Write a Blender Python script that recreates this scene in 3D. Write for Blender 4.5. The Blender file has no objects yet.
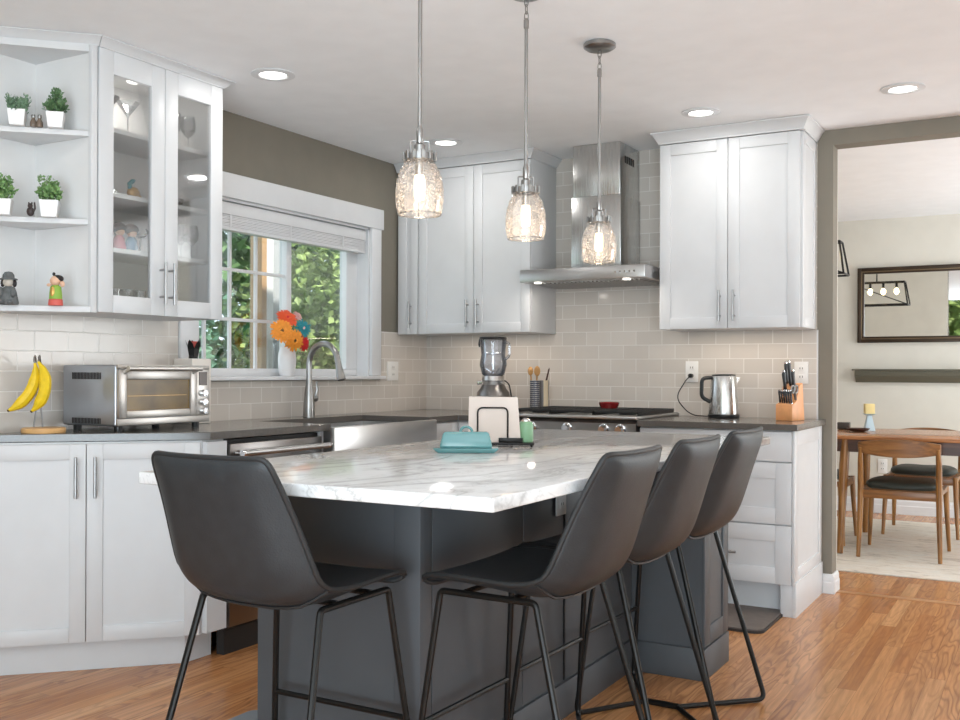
import bpy, bmesh, math, random
from mathutils import Vector, Matrix
R = math.radians
random.seed(7)
SC = bpy.context.scene
COL = SC.collection

# ------------------------------------------------------------------ camera
cam_data = bpy.data.cameras.new('camera')
cam = bpy.data.objects.new('camera', cam_data)
COL.objects.link(cam)
cam_data.sensor_width = 36
cam_data.lens = 1006.5 / 960 * 36
cam_data.shift_y = 11.8 / 960
cam_data.clip_start = 0.05
cam.matrix_world = (Matrix.Translation((0, 0, 1.145)) @ Matrix.Rotation(R(29.65), 4, 'Z')
                    @ Matrix.Rotation(R(90), 4, 'X') @ Matrix.Rotation(0.0035, 4, 'Z'))
SC.camera = cam

# ------------------------------------------------------------------ world, sun, exposure
world = bpy.data.worlds.new('world')
SC.world = world
world.use_nodes = True
wn = world.node_tree.nodes
wl = world.node_tree.links
bg = wn['Background']
bg.inputs['Color'].default_value = (0.78, 0.88, 1.0, 1)
bg.inputs['Strength'].default_value = 2.0
sun_data = bpy.data.lights.new('sun', 'SUN')
sun_data.energy = 8.0
sun_data.angle = R(2)
sun_data.color = (1.0, 0.95, 0.85)
sun = bpy.data.objects.new('sun', sun_data)
COL.objects.link(sun)
sun.rotation_euler = Vector((0.75, 0.25, 0.95)).to_track_quat('Z', 'Y').to_euler()
sun.location = (0, 0, 8)

SC.view_settings.view_transform = 'Standard'
SC.view_settings.look = 'None'
SC.view_settings.gamma = 1
SC.view_settings.use_curve_mapping = False
SC.view_settings.exposure = 0.05


def area(name, loc, size, energy, color, direction, size_y=None, shape='RECTANGLE', spread=180):
    d = bpy.data.lights.new(name, 'AREA')
    d.energy = energy
    d.color = color
    d.shape = shape
    d.size = size
    if size_y:
        d.size_y = size_y
    d.spread = R(spread)
    o = bpy.data.objects.new(name, d)
    COL.objects.link(o)
    o.location = loc
    o.rotation_euler = (-Vector(direction)).to_track_quat('Z', 'Y').to_euler()
    return o


# rear-window daylight tilted up, plus an added fill on the windowless right side
area('daylight_rear', (0.9, -3.85, 1.25), 3.4, 105, (0.86, 0.94, 1.0), (-0.15, 1, 0.3), 1.9)
area('added_fill_right', (2.92, 1.2, 1.25), 3.4, 30, (0.88, 0.95, 1.0), (-1, 0, 0.3), 1.7)
# added upward fill behind the camera to brighten the ceiling; no sunlit floor there
area('added_ceiling_fill', (0.9, -1.0, 0.12), 4.0, 490, (0.70, 0.875, 1.0), (0.05, 0.25, 1), 4.0)
# added areas in the unseen dining side, standing in for window and bounced daylight
area('added_dining_fill', (2.35, 7.2, 1.4), 2.0, 100, (0.93, 0.97, 1.0), (-1, 0, 0.3), 1.6)
area('added_dining_upfill', (1.3, 7.3, 0.2), 1.6, 50, (0.72, 0.88, 1.0), (-0.3, 0, 1), 2.2)


CAN_POWER = 2.4
CEIL = 2.41

# ------------------------------------------------------------------ node helpers


def srgb(r, g, b):
    def f(c):
        c /= 255
        return c / 12.92 if c <= 0.04045 else ((c + 0.055) / 1.055) ** 2.4
    return (f(r), f(g), f(b), 1)


class NT:
    def __init__(s, mat):
        s.t = mat.node_tree
        s.n = s.t.nodes
        s.l = s.t.links

    def new(s, typ, **kw):
        nd = s.n.new(typ)
        for k, v in kw.items():
            setattr(nd, k, v)
        return nd

    def put(s, sock, v):
        if isinstance(v, bpy.types.NodeSocket):
            s.l.new(v, sock)
        elif v is not None:
            sock.default_value = v

    def math(s, op, a, b=None, c=None):
        nd = s.new('ShaderNodeMath', operation=op)
        s.put(nd.inputs[0], a)
        s.put(nd.inputs[1], b)
        if c is not None:
            s.put(nd.inputs[2], c)
        return nd.outputs[0]

    def coord(s):
        nd = s.new('ShaderNodeTexCoord')
        sp = s.new('ShaderNodeSeparateXYZ')
        s.l.new(nd.outputs['Object'], sp.inputs[0])
        return nd.outputs['Object'], sp.outputs

    def comb(s, x, y, z):
        nd = s.new('ShaderNodeCombineXYZ')
        for i, v in enumerate((x, y, z)):
            s.put(nd.inputs[i], v)
        return nd.outputs[0]

    def noise(s, vec, scale, detail=2, rough=0.5, dist=0):
        nd = s.new('ShaderNodeTexNoise')
        s.put(nd.inputs['Vector'], vec)
        nd.inputs['Scale'].default_value = scale
        nd.inputs['Detail'].default_value = detail
        nd.inputs['Roughness'].default_value = rough
        nd.inputs['Distortion'].default_value = dist
        return nd.outputs['Fac']

    def white(s, vec):
        nd = s.new('ShaderNodeTexWhiteNoise', noise_dimensions='3D')
        s.put(nd.inputs['Vector'], vec)
        return nd.outputs['Value']

    def ramp(s, fac, stops, interp='LINEAR'):
        nd = s.new('ShaderNodeValToRGB')
        cr = nd.color_ramp
        cr.interpolation = interp
        while len(cr.elements) > 1:
            cr.elements.remove(cr.elements[-1])
        cr.elements[0].position = stops[0][0]
        cr.elements[0].color = stops[0][1]
        for p, c in stops[1:]:
            e = cr.elements.new(p)
            e.color = c
        s.put(nd.inputs[0], fac)
        return nd.outputs[0]

    def mix(s, fac, a, b, mode='MIX'):
        nd = s.new('ShaderNodeMix', data_type='RGBA', blend_type=mode)
        s.put(nd.inputs[0], fac)
        s.put(nd.inputs[6], a)
        s.put(nd.inputs[7], b)
        return nd.outputs[2]

    def bump(s, h, strength, dist=0.01):
        nd = s.new('ShaderNodeBump')
        nd.inputs['Strength'].default_value = strength
        nd.inputs['Distance'].default_value = dist
        s.put(nd.inputs['Height'], h)
        return nd.outputs[0]


def pmat(name, color=(0.8, 0.8, 0.8, 1), rough=0.5, metal=0.0, spec=0.5, coat=0.0, noise=0.0, nscale=8, bump=0.0, bscale=60,
         trans=0.0, ior=1.45, emis=None, estr=0.0, sss=0.0):
    m = bpy.data.materials.new(name)
    m.use_nodes = True
    t = NT(m)
    b = t.n['Principled BSDF']
    b.inputs['Base Color'].default_value = color
    b.inputs['Roughness'].default_value = rough
    b.inputs['Metallic'].default_value = metal
    b.inputs['Specular IOR Level'].default_value = spec
    b.inputs['Coat Weight'].default_value = coat
    b.inputs['Transmission Weight'].default_value = trans
    b.inputs['IOR'].default_value = ior
    if emis:
        b.inputs['Emission Color'].default_value = emis
        b.inputs['Emission Strength'].default_value = estr
    vec, xyz = t.coord()
    nz = t.noise(vec, nscale, 3)
    k = max(noise, 0.02)
    dark = tuple(c * (1 - k) for c in color[:3]) + (1,)
    lite = tuple(min(1, c * (1 + k)) for c in color[:3]) + (1,)
    t.put(b.inputs['Base Color'], t.ramp(nz, [(0.3, dark), (0.7, lite)]))
    if bump > 0:
        t.put(b.inputs['Normal'], t.bump(t.noise(vec, bscale, 2), bump, 0.002))
    return m


M = {}
M['white'] = pmat('white_cabinet_paint', (0.66, 0.66, 0.665, 1), 0.38, spec=0.4)
M['trimwhite'] = pmat('white_trim_paint', (0.74, 0.74, 0.745, 1), 0.42)
M['inner'] = pmat('white_cabinet_inside', (0.74, 0.73, 0.72, 1), 0.5)
M['ceiling'] = pmat('ceiling_paint', (0.90, 0.90, 0.905, 1), 0.85, bump=0.05, bscale=180)
M['wall'] = pmat('taupe_wall_paint', srgb(130, 123, 111), 0.8, noise=0.03, bump=0.12, bscale=160)
M['rearwall'] = pmat('pale_wall_paint', srgb(200, 196, 188), 0.8, noise=0.02)
M['dinewall'] = pmat('beige_dining_paint', srgb(214, 209, 198), 0.8, noise=0.02, bump=0.05, bscale=120)
M['island'] = pmat('charcoal_island_paint', srgb(80, 82, 85), 0.5, spec=0.4, noise=0.04)
M['leather'] = pmat('charcoal_leather', srgb(47, 49, 51), 0.44, spec=0.45, noise=0.12, nscale=25, bump=0.25, bscale=220)
M['piping'] = pmat('dark_piping', srgb(40, 41, 42), 0.45, spec=0.5)
M['black'] = pmat('black_metal', srgb(30, 29, 28), 0.32, metal=0.4, spec=0.5)
M['blackplastic'] = pmat('black_plastic', srgb(26, 26, 27), 0.35)
M['nickel'] = pmat('brushed_nickel', (0.36, 0.355, 0.345, 1), 0.3, metal=1)
M['chrome'] = pmat('chrome', (0.75, 0.75, 0.76, 1), 0.12, metal=1)
M['pull'] = pmat('brushed_pull', (0.42, 0.42, 0.42, 1), 0.35, metal=1)
M['darkgap'] = pmat('dark_recess', srgb(45, 42, 40), 0.6)
M['counter'] = pmat('grey_quartz', srgb(98, 93, 88), 0.16, spec=0.6, noise=0.08, nscale=90)
M['matgrey'] = pmat('grey_mat_rubber', srgb(112, 101, 94), 0.55, noise=0.1, nscale=30)
M['matedge'] = pmat('dark_mat_edge', srgb(52, 46, 44), 0.6)
M['plastic'] = pmat('white_plastic', (0.82, 0.80, 0.77, 1), 0.35)
M['cream'] = pmat('cream_plastic', srgb(238, 231, 222), 0.4)
M['soil'] = pmat('dark_soil', srgb(60, 50, 42), 0.9)
M['leaf1'] = pmat('grey_green_leaf', srgb(112, 140, 112), 0.55, noise=0.35, nscale=60)
M['leaf2'] = pmat('bright_green_leaf', srgb(116, 150, 92), 0.5, noise=0.4, nscale=60)
M['leaf3'] = pmat('mid_green_leaf', srgb(92, 122, 82), 0.5, noise=0.4, nscale=60)
M['pot'] = pmat('white_ceramic', (0.80, 0.78, 0.77, 1), 0.35)
M['teal'] = pmat('teal_glaze', srgb(112, 164, 166), 0.18, coat=0.4, noise=0.08)
M['green'] = pmat('mint_glaze', srgb(140, 182, 144), 0.3, noise=0.06)
M['paper'] = pmat('cream_napkin', srgb(232, 218, 208), 0.85, noise=0.04)
M['banana'] = pmat('banana_skin', srgb(232, 196, 30), 0.5, noise=0.12, nscale=30)
M['brown'] = pmat('brown_tip', srgb(92, 70, 35), 0.7)
M['bamboo'] = pmat('pale_wood', srgb(214, 168, 112), 0.45, noise=0.12, nscale=14)
M['spoon'] = pmat('beech_wood', srgb(196, 148, 92), 0.55, noise=0.12, nscale=14)
M['darkwood'] = pmat('dark_wood', srgb(72, 44, 32), 0.5, noise=0.2, nscale=14)
M['red'] = pmat('dark_red_glaze', srgb(130, 30, 32), 0.25, coat=0.3)
M['iron'] = pmat('cast_iron', srgb(38, 37, 36), 0.5, metal=0.3)
M['shelfgreen'] = pmat('olive_shelf_paint', srgb(92, 88, 74), 0.5)
M['bronze'] = pmat('bronze_frame', srgb(62, 50, 40), 0.35, metal=0.5)
M['bronze2'] = pmat('pale_bronze', srgb(130, 112, 88), 0.3, metal=0.7)  # paler bronze for the mirror's inner moulding
M['mirror'] = pmat('mirror_silver', (0.86, 0.87, 0.86, 1), 0.02, metal=1)
M['seatgreen'] = pmat('dark_olive_seat', srgb(44, 48, 42), 0.5, noise=0.08)
M['candle'] = pmat('candle_wax', srgb(236, 214, 150), 0.6)
M['paleglass'] = pmat('pale_blue_ceramic', srgb(196, 216, 226), 0.2)
M['stone'] = pmat('grey_stone', srgb(96, 98, 98), 0.7, noise=0.25, nscale=60)
M['stonelight'] = pmat('pale_stone', srgb(200, 190, 178), 0.7, noise=0.15, nscale=60)
M['skin'] = pmat('painted_skin', srgb(220, 178, 150), 0.5)
M['hair'] = pmat('black_hair_paint', srgb(40, 36, 36), 0.4)
M['pink'] = pmat('pink_paint', srgb(205, 120, 130), 0.5)
M['redpaint'] = pmat('coral_paint', srgb(206, 92, 82), 0.5)
M['limepaint'] = pmat('lime_paint', srgb(140, 176, 70), 0.5)
M['bluepaint'] = pmat('blue_paint', srgb(70, 130, 165), 0.5)
M['gold'] = pmat('gold_metal', srgb(205, 160, 90), 0.35, metal=0.6)
M['orange'] = pmat('orange_petal', srgb(240, 150, 50), 0.6, noise=0.1, nscale=80)
M['redorange'] = pmat('red_orange_petal', srgb(232, 88, 44), 0.6, noise=0.12, nscale=80)
M['redpetal'] = pmat('red_petal', srgb(205, 24, 30), 0.55, noise=0.12, nscale=80)
M['tealpetal'] = pmat('teal_petal', srgb(28, 130, 140), 0.5, noise=0.2, nscale=80)
M['pinkpetal'] = pmat('pale_pink_petal', srgb(225, 175, 170), 0.6)
M['stem'] = pmat('green_stem', srgb(50, 110, 60), 0.6)
M['ovenglass'] = pmat('amber_oven_glass', srgb(104, 80, 36), 0.18, spec=0.25, noise=0.35, nscale=9)
M['screen'] = pmat('dark_lcd', srgb(88, 76, 70), 0.2)
M['blockwood'] = pmat('knife_block_wood', srgb(226, 158, 104), 0.42, noise=0.1, nscale=18)
M['bark'] = pmat('bark', srgb(88, 72, 56), 0.9, noise=0.2)
M['postwood'] = pmat('tan_wood', srgb(178, 140, 98), 0.7, noise=0.1)
M['siding'] = pmat('grey_siding', srgb(170, 172, 176), 0.7)
M['lawn'] = pmat('lawn', srgb(84, 112, 60), 0.9, noise=0.3, nscale=5)


def steel(name, col, rough, axis):
    m = pmat(name, col, rough, metal=1)
    t = NT(m)
    b = t.n['Principled BSDF']
    vec, xyz = t.coord()
    sc = [3, 3, 3]
    for i in range(3):
        if i != axis:
            sc[i] = 400
    v = t.comb(t.math('MULTIPLY', xyz[0], sc[0]), t.math('MULTIPLY', xyz[1], sc[1]), t.math('MULTIPLY', xyz[2], sc[2]))
    n = t.noise(v, 1.0, 2)
    t.put(b.inputs['Roughness'], t.math('ADD', t.math('MULTIPLY', n, 0.16), rough - 0.06))
    return m


M['steel'] = steel('brushed_steel', (0.53, 0.52, 0.51, 1), 0.3, 0)
M['steelv'] = steel('brushed_steel_upright', (0.62, 0.62, 0.61, 1), 0.24, 2)
M['satin'] = pmat('satin_warm_steel', (0.60, 0.575, 0.545, 1), 0.4, metal=1)
M['steeldark'] = steel('dark_stainless', (0.24, 0.225, 0.215, 1), 0.3, 0)
M['steelblue'] = steel('blue_grey_steel', (0.50, 0.54, 0.60, 1), 0.34, 0)


def wood(name, c1, c2, c3, axis=0, rough=0.35, scale=1.0):
    m = bpy.data.materials.new(name)
    m.use_nodes = True
    t = NT(m)
    b = t.n['Principled BSDF']
    vec, xyz = t.coord()
    s = [22 * scale] * 3
    s[axis] = 1.6 * scale
    v = t.comb(*[t.math('MULTIPLY', xyz[i], s[i]) for i in range(3)])
    n = t.noise(v, 1.4, 4, 0.6, 0.6)
    t.put(b.inputs['Base Color'], t.ramp(n, [(0.3, c1), (0.52, c2), (0.72, c3)]))
    b.inputs['Roughness'].default_value = rough
    return m


M['walnut'] = wood('walnut_wood', srgb(92, 60, 32), srgb(138, 92, 50), srgb(166, 116, 66), 0, 0.32)
M['walnutv'] = wood('walnut_upright', srgb(104, 68, 32), srgb(148, 100, 48), srgb(176, 126, 68), 2, 0.32)
M['tabletop'] = wood('table_wood', srgb(140, 86, 50), srgb(182, 122, 78), srgb(208, 150, 104), 0, 0.2)
M['tabledark'] = wood('table_apron_wood', srgb(60, 38, 28), srgb(84, 54, 40), srgb(104, 68, 50), 0, 0.35)


def floor_mat():
    m = bpy.data.materials.new('oak_strip_floor')
    m.use_nodes = True
    t = NT(m)
    b = t.n['Principled BSDF']
    vec, xyz = t.coord()
    X, Y = xyz[0], xyz[1]
    row = t.math('FLOOR', t.math('DIVIDE', X, 0.068))
    fx = t.math('FRACT', t.math('DIVIDE', X, 0.068))
    off = t.white(t.comb(row, 3.1, 0.0))
    yy = t.math('DIVIDE', t.math('ADD', Y, t.math('MULTIPLY', off, 9.0)), 1.05)
    idx = t.math('FLOOR', yy)
    fy = t.math('FRACT', yy)
    rnd = t.white(t.comb(row, idx, 1.7))
    rnd2 = t.white(t.comb(idx, row, 5.3))
    # fine grain running along the board
    g1 = t.noise(t.comb(t.math('ADD', t.math('MULTIPLY', X, 55), t.math('MULTIPLY', rnd, 40)), t.math('MULTIPLY', Y, 2.2), rnd), 1.0, 4, 0.65, 0.3)
    # cathedral figure
    v2 = t.comb(t.math('ADD', t.math('MULTIPLY', X, 7), t.math('MULTIPLY', rnd2, 30)), t.math('ADD', t.math('MULTIPLY', Y, 1.0), t.math('MULTIPLY', rnd, 17)), 0.0)
    g2 = t.noise(v2, 1.3, 2, 0.5, 0.12)
    rings = t.math('SINE', t.math('MULTIPLY', g2, 78))
    rings = t.math('POWER', t.math('MULTIPLY', t.math('ADD', rings, 1.0), 0.5), 3.0)
    base = t.ramp(rnd, [(0.0, srgb(188, 126, 76)), (0.3, srgb(206, 144, 92)), (0.6, srgb(220, 160, 106)), (0.85, srgb(196, 133, 82)), (1.0, srgb(230, 174, 120))])
    c = t.mix(t.math('MULTIPLY', rings, t.math('ADD', t.math('MULTIPLY', rnd2, 0.6), 0.03)), base, srgb(104, 64, 40))
    g3 = t.ramp(g1, [(0.36, (0, 0, 0, 1)), (0.62, (1, 1, 1, 1))])
    c = t.mix(t.math('MULTIPLY', g3, 0.42), c, srgb(116, 74, 48))
    # joints
    gx = t.math('LESS_THAN', t.math('MINIMUM', fx, t.math('SUBTRACT', 1.0, fx)), 0.012)
    gy = t.math('LESS_THAN', fy, 0.0022)
    gap = t.math('MAXIMUM', gx, gy)
    c = t.mix(t.math('MULTIPLY', gap, 0.4), c, srgb(70, 42, 28))
    t.put(b.inputs['Base Color'], c)
    t.put(b.inputs['Roughness'], t.math('ADD', 0.15, t.math('MULTIPLY', g1, 0.16)))
    b.inputs['Specular IOR Level'].default_value = 0.36
    hh = t.math('SUBTRACT', t.math('MULTIPLY', rings, -0.15), gap)
    t.put(b.inputs['Normal'], t.bump(hh, 0.18, 0.002))
    return m


M['floor'] = floor_mat()


def tile_mat(name, ax, phase):
    m = bpy.data.materials.new(name)
    m.use_nodes = True
    t = NT(m)
    b = t.n['Principled BSDF']
    vec, xyz = t.coord()
    u = t.math('SUBTRACT', xyz[ax], phase)
    w = t.math('SUBTRACT', xyz[2], 0.9037 - 0.0794 * 10)
    nd = t.new('ShaderNodeTexBrick')
    t.put(nd.inputs['Vector'], t.comb(u, w, 0.0))
    nd.inputs['Scale'].default_value = 1.0
    nd.inputs['Brick Width'].default_value = 0.1543
    nd.inputs['Row Height'].default_value = 0.0794
    nd.inputs['Mortar Size'].default_value = 0.0019
    nd.inputs['Mortar Smooth'].default_value = 0.15
    nd.inputs['Bias'].default_value = 0.0
    nd.inputs['Color1'].default_value = srgb(204, 196, 187)
    nd.inputs['Color2'].default_value = srgb(215, 207, 198)
    nd.inputs['Mortar'].default_value = srgb(232, 228, 222)
    nd.offset = 0.5
    nd.offset_frequency = 2
    n = t.noise(vec, 7, 2)
    c = t.mix(t.math('MULTIPLY', n, 0.16), nd.outputs['Color'], srgb(172, 164, 156))
    t.put(b.inputs['Base Color'], c)
    t.put(b.inputs['Roughness'], t.math('ADD', 0.16, t.math('MULTIPLY', nd.outputs['Fac'], 0.6)))
    b.inputs['Specular IOR Level'].default_value = 0.38
    h = t.math('ADD', t.math('MULTIPLY', nd.outputs['Fac'], -1.0), t.math('MULTIPLY', t.noise(vec, 22, 1), 0.35))
    t.put(b.inputs['Normal'], t.bump(h, 0.35, 0.0018))
    return m


M['tileL'] = tile_mat('glazed_tile_side', 1, 2.505)
M['tileB'] = tile_mat('glazed_tile_back', 0, -1.763)


def marble_mat():
    m = bpy.data.materials.new('white_marble')
    m.use_nodes = True
    t = NT(m)
    b = t.n['Principled BSDF']
    vec, xyz = t.coord()
    v = t.comb(t.math('ADD', t.math('MULTIPLY', xyz[0], 2.2), t.math('MULTIPLY', xyz[1], -0.5)),
               t.math('ADD', t.math('MULTIPLY', xyz[1], 0.75), t.math('MULTIPLY', xyz[0], 0.25)), t.math('MULTIPLY', xyz[2], 2.0))
    n1 = t.noise(v, 1.7, 6, 0.55, 1.3)
    vein = t.math('ABSOLUTE', t.math('SUBTRACT', n1, 0.5))
    n2 = t.noise(v, 3.8, 5, 0.6, 1.6)
    vein2 = t.math('ABSOLUTE', t.math('SUBTRACT', n2, 0.52))
    cloud = t.noise(v, 1.2, 3, 0.5, 0.4)
    base = t.ramp(cloud, [(0.3, srgb(222, 221, 220)), (0.7, srgb(238, 237, 236))])
    f1 = t.ramp(vein, [(0.0, (1, 1, 1, 1)), (0.012, (0.45, 0.45, 0.45, 1)), (0.05, (0, 0, 0, 1))])
    f2 = t.ramp(vein2, [(0.0, (0.55, 0.55, 0.55, 1)), (0.01, (0.2, 0.2, 0.2, 1)), (0.035, (0, 0, 0, 1))])
    f1 = t.math('MULTIPLY', f1, 0.5)
    f2 = t.math('MULTIPLY', f2, 0.5)
    c = t.mix(f1, base, srgb(132, 128, 124))
    c = t.mix(f2, c, srgb(150, 147, 144))
    t.put(b.inputs['Base Color'], c)
    b.inputs['Roughness'].default_value = 0.1
    b.inputs['Specular IOR Level'].default_value = 0.5
    return m


M['marble'] = marble_mat()


def glass_mat(name, tint=(1, 1, 1, 1), refl=1.0, haze=0.0, hazecol=(1, 1, 1, 1), seeds=False):
    """clear thin glass: see-through, with a fresnel reflection and a trace of scattering"""
    m = bpy.data.materials.new(name)
    m.use_nodes = True
    t = NT(m)
    t.n.remove(t.n['Principled BSDF'])
    out = t.n['Material Output']
    tr = t.new('ShaderNodeBsdfTransparent')
    tr.inputs[0].default_value = tint
    gl = t.new('ShaderNodeBsdfGlossy')
    gl.inputs['Roughness'].default_value = 0.03
    lw = t.new('ShaderNodeFresnel')
    lw.inputs['IOR'].default_value = 1.45
    mx = t.new('ShaderNodeMixShader')
    t.put(mx.inputs[0], t.math('MINIMUM', t.math('MULTIPLY', lw.outputs[0], refl), 1.0))
    t.l.new(tr.outputs[0], mx.inputs[1])
    t.l.new(gl.outputs[0], mx.inputs[2])
    last = mx.outputs[0]
    if haze > 0:
        vec, xyz = t.coord()
        df = t.new('ShaderNodeBsdfTranslucent')
        df.inputs[0].default_value = hazecol
        d2 = t.new('ShaderNodeBsdfDiffuse')
        d2.inputs[0].default_value = hazecol
        ad = t.new('ShaderNodeMixShader')
        ad.inputs[0].default_value = 0.4
        t.l.new(df.outputs[0], ad.inputs[1])
        t.l.new(d2.outputs[0], ad.inputs[2])
        m2 = t.new('ShaderNodeMixShader')
        if seeds:
            vo = t.new('ShaderNodeTexVoronoi')
            t.put(vo.inputs['Vector'], vec)
            vo.inputs['Scale'].default_value = 130
            sd = t.math('LESS_THAN', vo.outputs['Distance'], 0.33)
            big = t.noise(vec, 25, 2)
            fac = t.math('ADD', haze, t.math('MULTIPLY', t.math('MULTIPLY', sd, big), 0.45))
            t.put(m2.inputs[0], t.math('MINIMUM', fac, 0.7))
            gl.inputs['Roughness'].default_value = 0.08
            t.put(gl.inputs['Normal'], t.bump(vo.outputs['Distance'], 0.05, 0.002))
        else:
            m2.inputs[0].default_value = haze
        t.l.new(last, m2.inputs[1])
        t.l.new(ad.outputs[0], m2.inputs[2])
        last = m2.outputs[0]
    t.l.new(last, out.inputs['Surface'])
    return m


M['glass'] = glass_mat('window_glass', (0.97, 0.985, 0.98, 1), 0.3)
M['cabglass'] = glass_mat('cabinet_glass', (0.985, 0.99, 0.985, 1), 0.6, 0.012, (0.9, 0.9, 0.9, 1))
M['drinkglass'] = glass_mat('drinking_glass', (0.90, 0.91, 0.92, 1), 1.6, 0.06)
M['jarglass'] = glass_mat('blender_jar_plastic', (0.90, 0.915, 0.94, 1), 1.6, 0.08, (0.8, 0.85, 0.95, 1))
M['seeded'] = glass_mat('seeded_pendant_glass', (0.985, 0.98, 0.975, 1), 0.6, 0.04, (1.0, 0.97, 0.95, 1), True)


def emit(name, col, s):
    m = bpy.data.materials.new(name)
    m.use_nodes = True
    t = NT(m)
    b = t.n['Principled BSDF']
    b.inputs['Base Color'].default_value = (0.9, 0.9, 0.9, 1)
    b.inputs['Emission Color'].default_value = col
    b.inputs['Emission Strength'].default_value = s
    return m


M['canlens'] = emit('downlight_lens', (1, 0.98, 0.95, 1), 6)
M['bulb'] = emit('pendant_bulb_glow', (1.0, 0.70, 0.40, 1), 5.5)
M['lanternbulb'] = emit('lantern_bulb_glow', (1.0, 0.75, 0.40, 1), 12)


def rug_mat():
    m = bpy.data.materials.new('distressed_rug')
    m.use_nodes = True
    t = NT(m)
    b = t.n['Principled BSDF']
    vec, xyz = t.coord()
    n = t.noise(t.comb(t.math('MULTIPLY', xyz[0], 3), t.math('MULTIPLY', xyz[1], 9), 0.0), 1.6, 6, 0.7, 0.5)
    n2 = t.noise(vec, 26, 3, 0.7)
    c = t.ramp(n, [(0.32, srgb(178, 170, 160)), (0.46, srgb(236, 226, 212)), (0.6, srgb(240, 235, 226)), (0.75, srgb(196, 188, 178))])
    c = t.mix(t.math('MULTIPLY', n2, 0.35), c, srgb(168, 156, 140))
    t.put(b.inputs['Base Color'], c)
    b.inputs['Roughness'].default_value = 0.95
    return m


M['rug'] = rug_mat()


def dotted_mat():
    m = bpy.data.materials.new('dotted_navy_ceramic')
    m.use_nodes = True
    t = NT(m)
    b = t.n['Principled BSDF']
    vec, xyz = t.coord()
    ang = t.math('MULTIPLY', t.math('ARCTAN2', xyz[1], xyz[0]), 0.04)
    s = 0.0115
    fu = t.math('SUBTRACT', t.math('FRACT', t.math('DIVIDE', ang, s)), 0.5)
    fv = t.math('SUBTRACT', t.math('FRACT', t.math('DIVIDE', xyz[2], s)), 0.5)
    d = t.math('SQRT', t.math('ADD', t.math('MULTIPLY', fu, fu), t.math('MULTIPLY', fv, fv)))
    f = t.math('LESS_THAN', d, 0.27)
    t.put(b.inputs['Base Color'], t.mix(f, srgb(56, 62, 80), srgb(215, 212, 205)))
    b.inputs['Roughness'].default_value = 0.3
    return m


def striped_mat():
    m = bpy.data.materials.new('striped_beige_ceramic')
    m.use_nodes = True
    t = NT(m)
    b = t.n['Principled BSDF']
    vec, xyz = t.coord()
    ang = t.math('MULTIPLY', t.math('ARCTAN2', xyz[1], xyz[0]), 3.2)
    f = t.math('GREATER_THAN', t.math('SINE', ang), 0.1)
    t.put(b.inputs['Base Color'], t.mix(f, srgb(222, 206, 176), srgb(112, 108, 106)))
    b.inputs['Roughness'].default_value = 0.4
    return m


M['dotted'] = dotted_mat()
M['striped'] = striped_mat()

# ------------------------------------------------------------------ mesh builder


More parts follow.
